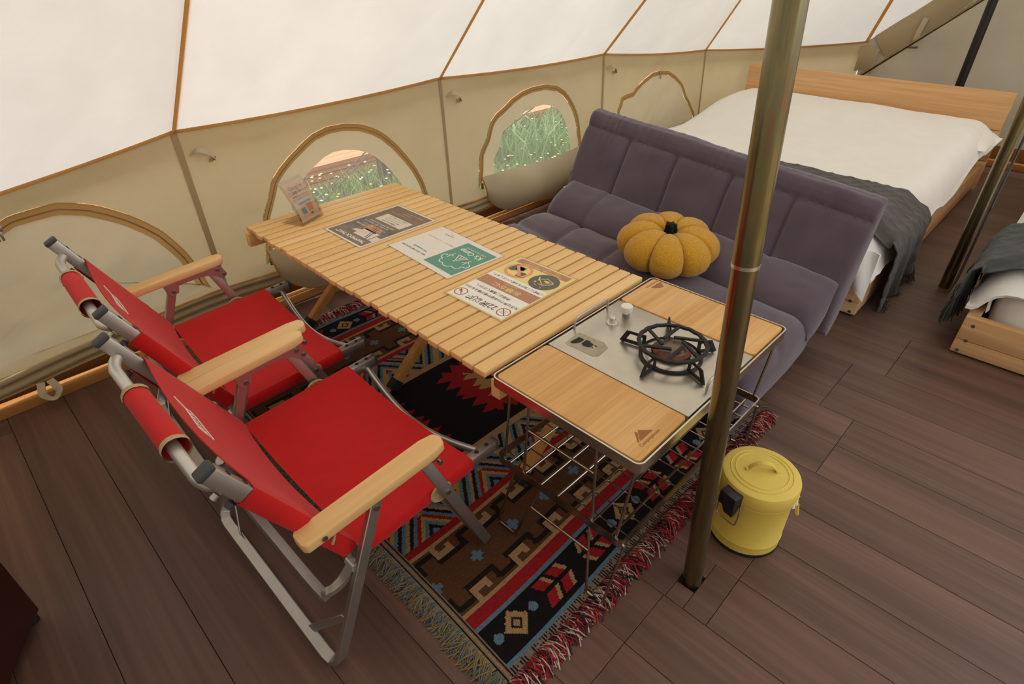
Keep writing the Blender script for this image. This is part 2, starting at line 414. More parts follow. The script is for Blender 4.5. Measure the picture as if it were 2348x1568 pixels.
wall_back = empty('wall_back', (1.8, 2.08, 0), kind='structure')
ceiling = empty('ceiling', (1.9, 0.2, 3.05), kind='structure')

def resample(pts, n):
    P = [Vector((p[0], p[1])) for p in pts]; L = [0]
    for a, b in zip(P[:-1], P[1:]): L.append(L[-1] + (b - a).length)
    out = []
    for k in range(n):
        d = L[-1] * k / (n - 1); i = 0
        while i < len(L) - 2 and L[i + 1] < d: i += 1
        t = (d - L[i]) / max(1e-9, L[i + 1] - L[i]); out.append(P[i].lerp(P[i + 1], t))
    return out
def panel_with_hole(i, hole):
    """canvas between seams i and i+1 with an opening whose outline (s, t) is given"""
    c = Vector((sum(p.x for p in hole) / len(hole), (min(p.y for p in hole) + max(p.y for p in hole)) / 2))
    a0, a1 = EB[i], EB[i + 1]; asp = (a1[0] - a0[0]) / 0.57
    K = len(hole); rings = 12; v = []; f = []
    def outer(d):
        best = 1e9
        for ax, lo, hi in ((0, 0, 1), (1, 0, 1)):
            if abs(d[ax]) > 1e-9:
                for lim in (lo, hi):
                    t = (lim - c[ax]) / d[ax]
                    if t > 0: best = min(best, t)
        return best
    cols = []
    for k in range(K):
        h = hole[k]; d = h - c; cols.append((h, c + d * outer(d)))
        n = hole[(k + 1) % K]; d2 = n - c
        q = c + d2 * outer(d2)
        p = cols[-1][1]
        if abs(p.x - q.x) > 1e-6 and abs(p.y - q.y) > 1e-6 and (min(p.x, 1 - p.x, q.x, 1 - q.x) < 1e-6) and (min(p.y, 1 - p.y, q.y, 1 - q.y) < 1e-6):
            corner = Vector((round((p.x if p.x in (0, 1) or min(abs(p.x), abs(1 - p.x)) < 1e-6 else q.x)), round((p.y if min(abs(p.y), abs(1 - p.y)) < 1e-6 else q.y))))
            cols.append(((h + n) / 2, corner))
    K = len(cols)
    for h, o in cols:
        for r in range(rings + 1):
            st = h.lerp(o, r / rings); p = on_wall(i, st.x, st.y); v.append(tuple(p))
    W = rings + 1
    for k in range(K):
        for r in range(rings):
            f.append((k * W + r, ((k + 1) % K) * W + r, ((k + 1) % K) * W + r + 1, k * W + r + 1))
    m = MB(); m.add(v, f)
    return m.build('wall_panel', 'canvas_wall', wall_back, smooth=80)
def inset(outline, i, dist):
    """outline (s,t) closed, moved inwards by dist metres"""
    a0, a1 = EB[i], EB[i + 1]; wx = a1[0] - a0[0]; wz = 0.57
    P = [Vector((p.x * wx, p.y * wz)) for p in outline]; n = len(P); out = []
    c = sum(P, Vector((0, 0))) / n
    for k in range(n):
        t = (P[(k + 2) % n] - P[k - 2]).normalized(); nn = Vector((-t.y, t.x))
        if nn.dot(c - P[k]) < 0: nn = -nn
        q = P[k] + nn * dist; out.append(Vector((q.x / wx, q.y / wz)))
    return out
def band(i, a, b, lift, ks=None):
    m = MB(); n = len(a); ks = range(n) if ks is None else ks; v = []; f = []
    ks = list(ks)
    for k in ks:
        for q in (a[k], (a[k] + b[k]) / 2, b[k]): v.append(tuple(on_wall(i, q.x, q.y, lift)))
    for j in range(len(ks) - 1):
        for r in (0, 1): f.append((j * 3 + r, j * 3 + 3 + r, j * 3 + 4 + r, j * 3 + 1 + r))
    m.add(v, f); return m
def disc(i, outline, lift, bulge=0.0, rings=8, amp=1.0):
    c = Vector((sum(p.x for p in outline) / len(outline), (min(p.y for p in outline) + max(p.y for p in outline)) / 2))
    v = [tuple(on_wall(i, c.x, c.y, lift + bulge, amp))]; f = []; n = len(outline)
    for r in range(1, rings + 1):
        for p in outline:
            q = c.lerp(p, r / rings); b = bulge * (1 - (r / rings) ** 2)
            v.append(tuple(on_wall(i, q.x, q.y, lift + b, amp)))
    for k in range(n):
        f.append((0, 1 + (k + 1) % n, 1 + k))
        for r in range(rings - 1):
            f.append((1 + r * n + k, 1 + r * n + (k + 1) % n, 1 + (r + 1) * n + (k + 1) % n, 1 + (r + 1) * n + k))
    return MB().add(v, f)

def arch_from_px(i, px, zbase, mirror=None):
    st = [wall_px(i, u, v) for u, v in px]
    pts = [(wallpt(i, s, t).x, wallpt(i, s, t).z) for s, t in st]
    if mirror is not None:
        right = [p for p in pts if p[0] >= mirror]; right.sort(key=lambda p: -p[1] if False else p[0])
        pts = [(2 * mirror - x, z) for x, z in reversed(right)] + right
    pts = [(pts[0][0] - 0.004, zbase)] + [p for p in pts if p[1] > zbase + 0.01] + [(pts[-1][0] + 0.004, zbase)]
    arc = resample(pts, 72); bot = resample([pts[-1], pts[0]], 26)[1:-1]
    full = [Vector(wall_xz(i, p.x, p.y)) for p in arc + bot]
    return full, len(arc)
def zpx(ox, oy, sc, L): return [(ox + x / sc, oy + y / sc) for x, y in L]
WIN = {
 1: (1, zpx(0, 430, 2.752, [(350, 97), (450, 98), (560, 105), (680, 130), (800, 165), (920, 215), (1020, 270), (1100, 335), (1170, 400), (1220, 460), (1270, 530), (1310, 600), (1330, 650)]), .165, .165, False),
 2: (2, zpx(560, 140, 3.015, [(165, 1400), (150, 1240), (130, 1080), (165, 940), (190, 830), (240, 740), (300, 655), (380, 570), (460, 500), (560, 450), (680, 430), (800, 435), (900, 465), (980, 510), (1060, 580), (1120, 650), (1180, 730), (1220, 800), (1250, 870), (1265, 920)]), .175, None, True),
 3: (3, zpx(1000, 80, 3.267, [(320, 1100), (325, 1000), (325, 900), (345, 840), (375, 770), (385, 720), (400, 650), (440, 590), (490, 545), (560, 480), (640, 425), (720, 390), (820, 370), (900, 380), (960, 420), (1000, 470), (1030, 530), (1055, 600), (1075, 680), (1090, 780), (1095, 860)]), .190, None, True),
 4: (4, zpx(1000, 80, 3.267, [(1350, 570), (1370, 520), (1380, 470), (1420, 445), (1470, 430), (1500, 390), (1560, 330), (1620, 285), (1680, 268), (1740, 270), (1790, 305), (1840, 370), (1870, 440), (1900, 510), (1930, 590)]), .165, None, False),
}
WLAB = {1: 'large arched tent window zipped shut behind the red chairs', 2: 'arched tent window behind the slatted table, flap rolled down, netting open to grass',
        3: 'arched tent window left of the sofa, flap down, grass and netting showing', 4: 'small arched tent window above the sofa back, zipped shut'}
for n, (pi, px, zb, mir, opened) in WIN.items():
    out, na = arch_from_px(pi, px, zb, mir)
    panel_with_hole(pi, out)
    c0 = wallpt(pi, 0.5, 0.4)
    win = empty('window_%d' % n, (c0.x, c0.y, c0.z), kind='structure')
    win['label'] = WLAB[n]
    zw = {1: 0.036, 2: 0.026, 3: 0.026, 4: 0.026}[n]
    inner = inset(out, pi, zw)
    if not opened:
        for q in range(na - 1, len(out)): inner[q] = out[q].copy()
        inner[0] = out[0].copy()
    band(pi, out, inner, 0.004, range(na)).build('zipper_tape', 'zip_tape', win, smooth=80)
    mid1, mid2 = inset(out, pi, zw * 0.46), inset(out, pi, zw * 0.58)
    band(pi, mid1, mid2, 0.0075, range(na)).build('zipper_teeth', 'zip_teeth', win, smooth=80)
    if opened:
        net = inset(out, pi, zw + 0.072)
        nl, nr = net[2].x, net[na - 3].x; zlow = out[0].y + 0.03
        for q in range(len(out)):
            if q >= na - 2 or q <= 1: net[q] = Vector((min(max(out[q].x, nl), nr), zlow))
        band(pi, inner, net, 0.001, range(na)).build('window_border', 'canvas_border', win, smooth=80)
        # the fabric strip below the net closes the border
        band(pi, out, net, 0.0005, list(range(na - 1, len(out))) + [0]).build('window_border', 'canvas_border', win, smooth=80)
        disc(pi, net, -0.002).build('window_net', 'window_net', win, smooth=80)
        # flap that hangs down inside, from its hinge under the net
        pL, pR = on_wall(pi, out[0].x, out[0].y), on_wall(pi, out[na - 1].x, out[na - 1].y)
        x0, x1 = pL.x + 0.005, pR.x - 0.005
        def flap(s, t, x0=x0, x1=x1, zb=zb):
            round_ = 1 - 0.10 * max(0, 2 * abs(s - 0.5)) ** 6 * t
            x = lerp(x0, x1, s); 
            x = (x0 + x1) / 2 + (x - (x0 + x1) / 2) * (1 - 0.05 * t * t)
            top = zb + 0.062 - 0.016 * math.sin(math.pi * s) + 0.006 * math.sin(7 * s)
            L = 0.190 * (1 - 0.42 * abs(2 * s - 1) ** 7)
            z = top - L * t + 0.008 * math.sin(5 * math.pi * s + 2) * t
            y = 2.066 - 0.010 - 0.070 * math.sin(math.pi * min(1, t * 0.75)) * (1 - 0.6 * abs(2 * s - 1) ** 3) + 0.008 * math.sin(9 * s + 1) * t
            return (x, y, z)
        MB().sheet(flap, 44, 14, 0.003).build('window_flap', 'canvas_flap', win, smooth=80)
        edge = [flap(0, t / 10) for t in range(11)] + [flap(s / 30, 1) for s in range(1, 31)] + [flap(1, 1 - t / 10) for t in range(1, 11)]
        MB().tube(edge, 0.0035, 5).build('flap_binding', 'seam_tape', win, smooth=60)
        for q in (pL, ):
            MB().box((q.x + 0.016, q.y - 0.012, q.z + 0.012), (0.012, 0.008, 0.03)).build('zipper_slider', 'rivet', win, bevel=0.002)
    else:
        disc(pi, inner, 0.001, 0.012 if n == 1 else 0.016, 14, 1.8).build('window_flap', 'canvas_flap', win, smooth=80)
        top = max(out[:na], key=lambda p: p.y)
        q = on_wall(pi, top.x - (0.05 if n == 1 else -0.005), top.y, 0.012)
        sl_ = MB()
        for dx in (-0.008, 0.008):
            sl_.box((q.x + dx, q.y, q.z - zw * 0.5), (0.010, 0.010, 0.016)); sl_.box((q.x + dx * 0.6, q.y - 0.004, q.z - zw * 0.5 - 0.02), (0.006, 0.003, 0.026))
        sl_.build('zipper_slider', 'alu', win, bevel=0.0015)
# plain panels and the far sides of the tent
def quad_wall(name, pts_top, pts_bot, mat, parent, n=24, m_=10, amp=0.012):
    def fn(s, t):
        a = pts_top[0].lerp(pts_top[1], s); b = pts_bot[0].lerp(pts_bot[1], s); p = b.lerp(a, t)
        f = sm(min(1, 6 * t)) * sm(min(1, 6 * (1 - t))) * sm(min(1, 6 * s)) * sm(min(1, 6 * (1 - s)))
        nn = (pts_top[1] - pts_top[0]).cross(Vector((0, 0, 1))).normalized()
        return p + nn * fbm(p.x * 3 + p.y * 3, p.z * 4, 2.2) * amp * f
    return MB().grid(fn, n, m_).build(name, mat, parent, smooth=80)
def V3(p): return Vector(p)
def B3(p): return Vector((p[0], p[1], ZB))
for i in (0, 5):
    quad_wall('wall_panel', (V3(EB[i]), V3(EB[i + 1])), (B3(BOT[i]), B3(BOT[i + 1])), 'canvas_wall', wall_back)
MIR = 0.40                                               # the tent is symmetric about y = 0.2
def mir(p): return (p[0], MIR - p[1]) + tuple(p[2:])
wall_front = empty('wall_front', (1.8, -1.68, 0), kind='structure')
for i in (0, 1, 4, 5):                                 # panels 2 and 3 left out: unseen opening added to let in daylight
    quad_wall('wall_panel', (V3(mir(EB[i + 1])), V3(mir(EB[i]))), (B3(mir(BOT[i + 1])), B3(mir(BOT[i]))), 'canvas_wall', wall_front, 10, 6)
wall_left = empty('wall_left', (-1.45, 0.2, 0), kind='structure')
quad_wall('wall_panel', (V3(mir(EB[0])), V3(EB[0])), (B3(mir(BOT[0])), B3(BOT[0])), 'canvas_wall', wall_left, 16, 6)
GA = Vector((4.80, 0.20, 1.60))
wall_right = empty('wall_right', (4.80, 0.2, 0), kind='structure')
def gable(s, t):
    y = lerp(EB[-1][1], MIR - EB[-1][1], s); zt = lerp(EB[-1][2], GA.z, 1 - abs(2 * s - 1))
    z = lerp(ZB, zt, t); f = sm(min(1, 8 * s)) * sm(min(1, 8 * (1 - s))) * sm(min(1, 8 * t)) * sm(min(1, 8 * (1 - t)))
    x = 4.80 + 0.02 * fbm(y * 2.4 + z * 0.9, z * 2.0 - y, 7) * f + 0.006 * math.sin(18 * (y * 0.5 + z)) * f * max(0, fbm(y * 2, z * 2, 3) + .3)
    return (x, y, z)
MB().grid(gable, 60, 30).build('door_curtain', 'canvas_door', wall_right, smooth=80)
def gable_hem(s, t):
    p = Vector(gable(0.02 + s * 0.44, 1.0)); w_ = 0.115 + 0.02 * math.sin(9 * s) + 0.04 * (1 - s) * (1 - s)
    d = Vector((0, -0.64, -0.77)); q = p + d * (w_ * t); q.x -= 0.012 + 0.012 * math.sin(math.pi * t) + 0.004 * math.sin(22 * s); return q
MB().sheet(gable_hem, 40, 6, 0.002).build('door_valance', 'canvas_hem', wall_right, smooth=80)
MB().bar([(4.765, 1.03, .80), (4.755, 1.045, .72), (4.76, 1.05, .64)], 0.004, 0.030, up=(0, 1, 0)).build('door_tie', 'canvas_flap', wall_right)
MB().bar([(4.755, 1.075, .632), (4.755, 1.02, .636)], 0.012, 0.012).build('tie_toggle', 'ink_dark', wall_right, bevel=0.003)
def corner_patch(s, t):
    return (4.76 - 0.015 * math.sin(math.pi * t), lerp(1.345, 1.235, s) + 0.01 * t, lerp(0.615, 0.46, t) + 0.012 * math.sin(4 * s))
MB().sheet(corner_patch, 8, 8, 0.002).build('corner_patch', 'canvas_hem', wall_right, smooth=80)

# roof panels, each its own piece between two seams
def roof_panel(a, b, ra, rb, idx, n=30, m_=40):
    a, b, ra, rb = V3(a), V3(b), V3(ra), V3(rb)
    nn = (b - a).cross((ra + rb) / 2 - a).normalized()
    if nn.z > 0: nn = -nn
    def fn(s, t):
        lo = a.lerp(b, s); lo.z += -0.012 * 4 * s * (1 - s); hi = ra.lerp(rb, s); p = lo.lerp(hi, -0.025 + 1.025 * t)
        f = sm(min(1, 10 * s)) * sm(min(1, 10 * (1 - s)))
        g = sm(min(1, 14 * t))
        wv = fbm(p.x * 2.2, p.y * 2.2, p.z * 2.2 + idx) * 0.012
        cr = math.sin((s * 3.2 - t * 5.5) * 9 + 2.5 * fbm(s * 4, t * 4, idx)) * 0.0022 * max(0, fbm(s * 5, t * 5, idx + 7) + 0.15)
        cr += math.sin((s * 4.0 + t * 3.0) * 11 + 2.5 * fbm(s * 4, t * 4, idx + 3)) * 0.0018 * max(0, fbm(s * 5, t * 5, idx + 11) + 0.1)
        return p + nn * ((wv + cr + 0.03 * 4 * s * (1 - s) * min(1, 3 * t)) * f * g)
    return MB().grid(fn, n, m_).build('roof_panel', 'canvas_roof', ceiling, smooth=80)
R15 = tuple(lerp(RA[k], RB[k], 0.53) for k in range(3))
TOPS = [RA, RA, RA, R15, RB, RB, RB]
for i in range(6):
    roof_panel(EB[i], EB[i + 1], TOPS[i], TOPS[i + 1], i)
    if i not in (2, 3): roof_panel(mir(EB[i + 1]), mir(EB[i]), TOPS[i + 1], TOPS[i], i + 20, 8, 10)
    else:                                                   # added daylight opening goes on into the roof: only the upper part of this panel is closed
        k = 0.55; lo = [tuple(lerp(mir(EB[q])[c], TOPS[q][c], k) for c in range(3)) for q in (i + 1, i)]
        roof_panel(lo[0], lo[1], TOPS[i + 1], TOPS[i], i + 20, 8, 10)
roof_panel(mir(EB[0]), EB[0], RA, RA, 40, 8, 10)
roof_panel(EB[6], tuple(GA), RB, RB, 41, 16, 20); roof_panel(tuple(GA), mir(EB[6]), RB, RB, 42, 8, 10)
# seam tapes
for i in range(1, 7):
    a, b = V3(EB[i]), V3(TOPS[i]); c = Vector((1.9, 0.2, 0.8))
    k = [a.lerp(b, t / 24) + (c - a.lerp(b, t / 24)).normalized() * 0.007 for t in range(25)]
    wd = {1: .034, 2: .030, 3: .015, 4: .013, 5: .012, 6: .020}[i]
    MB().bar(k, wd, 0.002, up=(Vector((1.9, 0.2, 0.8)) - a.lerp(b, .2)).normalized()).build('seam_tape', 'seam_tape', ceiling)
for i in range(0, 6):
    k = [eave(i, s / 20) + Vector((0, -0.006, 0)) for s in range(21)]
    MB().tube(k, 0.0055, 6).build('eave_piping', 'seam_tape', wall_back, smooth=60)
for i in range(1, 6):
    k = [on_wall(i if i < 6 else 5, 0.0, t / 16, 0.005) for t in range(17)]
    MB().bar(k, 0.020 if i < 3 else 0.014, 0.002, up=(0, -1, 0)).build('seam_tape', 'seam_soft', wall_back)
    e = V3(EB[i])                                         # small fabric loop by the top of each seam
    q = Vector((e.x + 0.03, e.y - 0.004, e.z - 0.075))
    MB().bar(bez([q, q + Vector((0.02, -0.022, 0.012)), q + Vector((0.048, -0.03, 0.0)), q + Vector((0.065, -0.02, -0.022)), q + Vector((0.05, -0.006, -0.03))], 6), 0.024, 0.0015, up=(0.3, -0.6, 0.7)).build('fabric_loop', 'canvas_flap', wall_back, smooth=60)
# hem folds and skirting under the back wall
def hemfn(s, t):
    x = lerp(-0.7, 4.05, s); f = -0.14 if False else 0
    z = lerp(0.150, 0.085, t) - (0.025 * sm((0.55 - x) / 0.5) if x < 0.55 else 0) + 0.007 * math.sin(x * 5.1 + 1) + 0.004 * math.sin(x * 13)
    y = 2.072 - 0.014 * abs(math.sin(t * math.pi * 2.2 + 0.6 * math.sin(x * 3))) + 0.008 * math.sin(x * 3.3) * t - 0.02 * sm((0.4 - x) / 0.6)
    return (x, y, z)
MB().sheet(hemfn, 150, 12, 0.002).build('wall_hem', 'canvas_hem', wall_back, smooth=80)
MB().tube([hemfn(s / 150, 0.0) for s in range(151)], 0.004, 5).build('hem_piping', 'seam_tape', wall_back, smooth=60)
b = Vector((-0.005, 2.0, 0.055))
MB().bar(bez([b + Vector((-0.012, 0.01, 0.03)), b + Vector((-0.02, -0.012, 0.0)), b + Vector((0, -0.02, -0.02)), b + Vector((0.02, -0.012, 0.0)), b + Vector((0.012, 0.01, 0.03))], 6), 0.022, 0.002, up=(0, 0, 1)).build('hem_loop', 'canvas_flap', wall_back, smooth=60)
tag(MB().box2((-2.2, 2.032, 0.0), (4.5, 2.072, 0.034)).build('trim_1', 'trim_wood', bevel=0.003), kind='structure')
tag(MB().box2((-2.2, 2.115, -0.05), (4.6, 2.135, 0.150)).build('trim_2', 'skirt_wood'), kind='structure')
tag(MB().box2((4.78, -1.6, 0.0), (4.82, 1.9, 0.04)).build('trim_3', 'trim_wood', bevel=0.003), kind='structure')
tag(MB().box2((4.86, -1.6, -0.05), (4.88, 1.9, 0.16)).build('trim_4', 'skirt_wood'), kind='structure')

# ------------------------------------------------------------------ outside, seen through the nets
GZ = -0.35
ground = MB().box2((-40, -40, GZ - 0.2), (40, 60, GZ)).build('ground', 'soil'); tag(ground, kind='structure')
def blades(n, xr, yr, h0, h1, w0, seed):
    g = np.random.default_rng(seed); v = []; f = []
    for _ in range(n):
        x, y = g.uniform(*xr), g.uniform(*yr); h = g.uniform(h0, h1) * (0.6 + 0.6 * max(0, noise.noise(Vector((x * 1.3, y * 1.3, seed))) + 0.5)); a = g.uniform(0, 6.283); w_ = w0 * g.uniform(.6, 1.3)
        dx, dy = math.cos(a), math.sin(a); ln = h * g.uniform(0.15, 0.8); b = g.uniform(0, 6.283); lx, ly = math.cos(b) * ln, math.sin(b) * ln
        k = len(v)
        v += [(x - dx * w_, y - dy * w_, GZ), (x + dx * w_, y + dy * w_, GZ), (x + lx * .35 + dx * w_ * .8, y + ly * .35 + dy * w_ * .8, GZ + h * .62), (x + lx * .35 - dx * w_ * .8, y + ly * .35 - dy * w_ * .8, GZ + h * .62), (x + lx, y + ly, GZ + h)]
        f += [(k, k + 1, k + 2, k + 3), (k + 3, k + 2, k + 4)]
    return MB().add(v, f)
tag(blades(26000, (0.3, 6.2), (2.45, 4.0), 0.06, 0.24, 0.0035, 1).build('meadow_grass', 'grass_blade'), 'green meadow grass growing outside behind the tent wall', 'grass', kind='stuff')
tag(blades(900, (3.3, 5.6), (3.1, 3.95), 0.18, 0.42, 0.009, 2).build('tall_weeds', 'leaf_green'), 'taller leafy weeds seen through the netting left of the sofa', 'weeds', kind='stuff')
g = np.random.default_rng(5)
for nm, mt, cnt, lab in (('white_flowers', 'flower_white', 420, 'tiny white wildflowers scattered in the meadow grass'), ('yellow_flowers', 'flower_yellow', 200, 'tiny yellow wildflowers scattered in the meadow grass')):
    m = MB()
    for _ in range(cnt):
        x, y, z = g.uniform(0.5, 5.5), g.uniform(2.6, 3.95), GZ + g.uniform(0.10, 0.22)
        m.lathe([(0.004, -0.002), (0.011, 0.002), (0.004, 0.005)], 6, Matrix.Translation((x, y, z)))
    tag(m.build(nm, mt), lab, 'flowers', kind='stuff')
deck = empty('neighbour_deck', (4.0, 5.2, GZ), 'orange timber deck of the next pitch, beyond the grass', 'deck')
for k in range(16):
    MB().box2((0.6, 4.05 + k * 0.145, GZ + 0.16), (8.5, 4.05 + k * 0.145 + 0.138, GZ + 0.19)).build('deck_board', 'deck_wood', deck)
for k in range(3):
    MB().box2((0.6, 4.07, GZ + 0.02 + k * 0.05), (8.5, 4.09, GZ + 0.062 + k * 0.05)).build('fascia_board', 'deck_wood', deck)
tree = empty('added_shade_tree', (8.6, 2.8, GZ), 'unseen leafy tree added outside to shade the door end of the tent', 'tree')  # out-of-view tree, added to cast shade on the roof
MB().tube(bez([(8.6, 2.8, GZ), (8.5, 2.75, 1.5), (8.1, 2.6, 3.2), (7.5, 2.35, 4.6), (7.1, 2.2, 5.7)], 5), 0.14, 10).build('trunk', 'tree_bark', tree, smooth=60)
gt = np.random.default_rng(9); cv = []; cf = []
for _ in range(5200):
    d_ = gt.normal(size=3); d_ /= np.linalg.norm(d_); r_ = 1.55 * gt.random() ** 0.4
    c_ = np.array([7.1, 2.2, 5.7]) + d_ * r_ * np.array([1.15, 1.0, 0.75]); a_ = gt.normal(size=3); a_ /= np.linalg.norm(a_); b_ = np.cross(a_, gt.normal(size=3)); b_ /= np.linalg.norm(b_)
    k_ = len(cv); cv += [tuple(c_ - a_ * .16), tuple(c_ + b_ * .07), tuple(c_ + a_ * .16), tuple(c_ - b_ * .07)]; cf.append((k_, k_ + 1, k_ + 2, k_ + 3))
tag(MB().add(cv, cf).build('crown', 'tree_leaf', tree), kind='stuff')
pz = aty(884, 400, 3.6)
post = empty('timber_post', (pz.x, 3.6, GZ), 'brown timber post standing in the grass beyond the table', 'post')
MB().box2((pz.x - .04, 3.56, GZ), (pz.x + .04, 3.64, 0.75)).build('shaft', 'post_wood', post, bevel=0.004)
MB().box2((pz.x - .045, 3.555, 0.75), (pz.x + .045, 3.645, 0.77)).build('cap', 'post_wood', post, bevel=0.004)
for nm, a, b2, lab in (('guy_rope', (1.73, 2.14, .70), (1.30, 3.30, GZ), 'thin guy ropes crossing behind the net of the window by the table'), ('guy_rope', (2.90, 2.14, .68), (2.45, 3.4, GZ), 'thin guy ropes crossing behind the net of the window by the sofa')):
    r = empty(nm, b2, lab, 'rope')
    MB().tube([a, b2], 0.004, 5).build('rope', 'rope', r); MB().tube([a, (b2[0] - .05, b2[1] + .06, b2[2])], 0.004, 5).build('rope', 'rope', r)
    MB().tube([(b2[0], b2[1], GZ - .05), (b2[0] + .02, b2[1] + .03, GZ + .12)], 0.007, 6).build('peg', 'rivet', r)
# ------------------------------------------------------------------ rug
RX0, RX1, RY0, RY1 = 0.385, 1.482, 0.398, 1.812
def C(h): return lin(h)
RC = dict(black=C('191514'), red=C('8e1d20'), blue=C('58727f'), tan=C('9a7c52'), brown=C('573822'), dark=C('231a15'), beige=C('9f7c58'), edge=C('7d6a5c'), gold=C('a58347'))
def rug_color(x, y):
    yc = (RY0 + RY1) / 2; v = (y - RY0) if y < yc else (RY1 - y); far = y > yc
    u = x - 0.480
    if x < RX0 + 0.020: return ('dark', 'edge', 'tan', 'edge')[int((x - RX0) / 0.0034) % 4]
    if v < 0.016: return 'edge' if (int((x * 400)) % 3) else 'dark'
    if 0.018 <= v - 0 and v < 0.028: return 'blue'
    if v < 0.028: return 'black'
    if v < 0.112:                                           # black band of arrows, dots and diamonds
        p = 0.397; k = ((u + p / 2) % p) - p / 2; w_ = v - 0.074
        if abs(k) < 0.036:
            d = abs(k) / 0.034 + abs(w_) / 0.034
            if d < 0.30: return 'tan'
            if d < 0.50: return 'dark'
            if d < 1.0: return 'tan'
        for dx in (-0.051, 0.051):
            if (k - dx) ** 2 + w_ ** 2 < 0.0115 ** 2: return 'blue'
        k2 = abs(((u) % p) - p / 2)                        # distance from the mid point between diamonds
        for c in (0.030, 0.078):                            # leaf pairs pointing outwards
            for sgn in (-1, 1):
                a = k2 - c - abs(w_) * 0.55; q = w_ * sgn
                if 0.005 < q < 0.034 and -0.012 < a < 0.026: return 'red' if a > -0.001 else 'tan'
        return 'black'
    if v < 0.122: return 'blue'
    if v < 0.155: return 'red'
    def key(vv):                                            # Greek key edge of the brown band
        per = 0.1225; k = (x - 0.455) % per
        if vv < 0.009: return 'beige'
        if k < 0.062 and vv < 0.044:
            if k < 0.014 or (vv > 0.030 and k < 0.050) or (0.036 < k < 0.050 and vv > 0.017): return 'beige'
            if k < 0.036: return 'brown'
        return None
    if v < 0.352:
        vv = v - 0.155 if v < 0.2535 else 0.352 - v
        r = key(vv)
        if r: return r
        per = 0.1225; k = (x - 0.455) % per
        st = 0.052 if k < 0.075 else 0.022                  # dark stepped line inside the key
        if abs(vv - st) < 0.0075 or ((abs(k - 0.075) < 0.007 or k < 0.005 or k > per - 0.005) and 0.018 < vv < 0.058): return 'dark'
        ck = ((x - 0.406) + 0.0605) % 0.121 - 0.0605; cw = v - 0.2535
        if (abs(ck) < 0.006 and abs(cw) < 0.017) or (abs(ck) < 0.016 and abs(cw) < 0.006) or (abs(ck) < 0.011 and abs(cw) < 0.011 and False): return 'blue'
        return 'brown'
    if v < 0.374: return 'red'
    if v < 0.500:                                           # chevrons
        p = 0.21; k = abs(((x - 0.40) % p) - p / 2); a = (k * 1.35 + (v - 0.374)) % 0.125
        q = a / 0.125
        return ('blue', 'dark', 'blue', 'gold', 'red' if v < 0.44 else 'gold', 'blue', 'dark', 'tan')[int(q * 8) % 8]
    if v < 0.522: return 'beige'
    # centre: black ground with stepped sunbursts
    for cx in (1.085, 0.555):
        dx, dy = abs(x - cx), abs(y - yc)
        zig = 0.034 * abs(((dx + 0.013) / 0.046) % 1 * 2 - 1); zig2 = 0.040 * abs(((dy + 0.010) / 0.046) % 1 * 2 - 1)
        rr = max(dx * 0.60, dy * 0.95) + dx * 0.28 + (zig if dy > dx * 0.75 else zig2)
        if rr < 0.070: return 'dark'
        if rr < 0.115: return 'gold'
        if rr < 0.178: return 'red'
    return 'black'
def rug_z(x, y):
    e = min(x - RX0, RX1 - x, y - RY0, RY1 - y)
    return 0.0045 + 0.0015 * fbm(x * 3, y * 3, 1) + 0.004 * sm(1 - e / 0.08) * max(0, fbm(x * 4, y * 4, 8))
NXR, NYR = 330, 424
vx = np.linspace(RX0, RX1, NXR + 1); vy = np.linspace(RY0, RY1, NYR + 1)
V = []; 
for a in vx:
    for b_ in vy:
        V.append((a + 0.010 * math.sin((b_ - RY0) * 4.2), b_ + 0.004 * math.sin(a * 9), rug_z(a, b_)))
Wn = NYR + 1
Fq = [(i * Wn + j, (i + 1) * Wn + j, (i + 1) * Wn + j + 1, i * Wn + j + 1) for i in range(NXR) for j in range(NYR)]
rug = empty('patterned_rug', (0.93, 1.10, 0), 'multicoloured geometric woven rug with fringes, under the table and chairs', 'rug')
m = MB(); m.add(V, Fq); ro = m.build('rug_field', 'rug_weave', rug, smooth=60)
ca = ro.data.color_attributes.new('Col', 'FLOAT_COLOR', 'CORNER')
cc = np.zeros((len(Fq), 4, 4), dtype=np.float32)
for i in range(NXR):
    xc = (vx[i] + vx[i + 1]) / 2
    for j in range(NYR):
        yc_ = (vy[j] + vy[j + 1]) / 2
        jx = xc + 0.0016 * noise.noise(Vector((xc * 60, yc_ * 160, 0))); cc[i * NYR + j, :, :] = RC[rug_color(jx, yc_)]
ca.data.foreach_set('color', cc.ravel())
# tassels on the two long sides, finer thread fringe on the two short ends
def threads(n, pos, out, ln, r, seed, mats, curl=0.38):
    g = np.random.default_rng(seed); M_ = {k: MB() for k in mats}
    for i in range(n):
        p = Vector(pos(g.random())); d = Vector(out); sd_ = Vector((-d.y, d.x, 0)); L = ln * g.uniform(0.6, 1.15); c = g.normal(0, curl); z0 = 0.004 + g.uniform(0, 0.010)
        c2 = c + g.normal(0, curl * 0.8)
        pts = [p + Vector((0, 0, 0.005)), p + d * L * .4 + sd_ * c * L * .25 + Vector((0, 0, z0 + .004)), p + d * L * .75 + sd_ * c2 * L * .5 + Vector((0, 0, z0)), p + d * L + sd_ * c2 * L * .9 + Vector((0, 0, 0.002))]
        k = mats[int(g.random() * len(mats))]; M_[k].tube(pts, r * g.uniform(.7, 1.2), 3, cap=False)
    return M_
TS = ['tassel_red', 'tassel_red', 'tassel_white', 'tassel_black']; FT = ['fringe_tan', 'fringe_tan', 'fringe_blue', 'fringe_ochre', 'fringe_green']
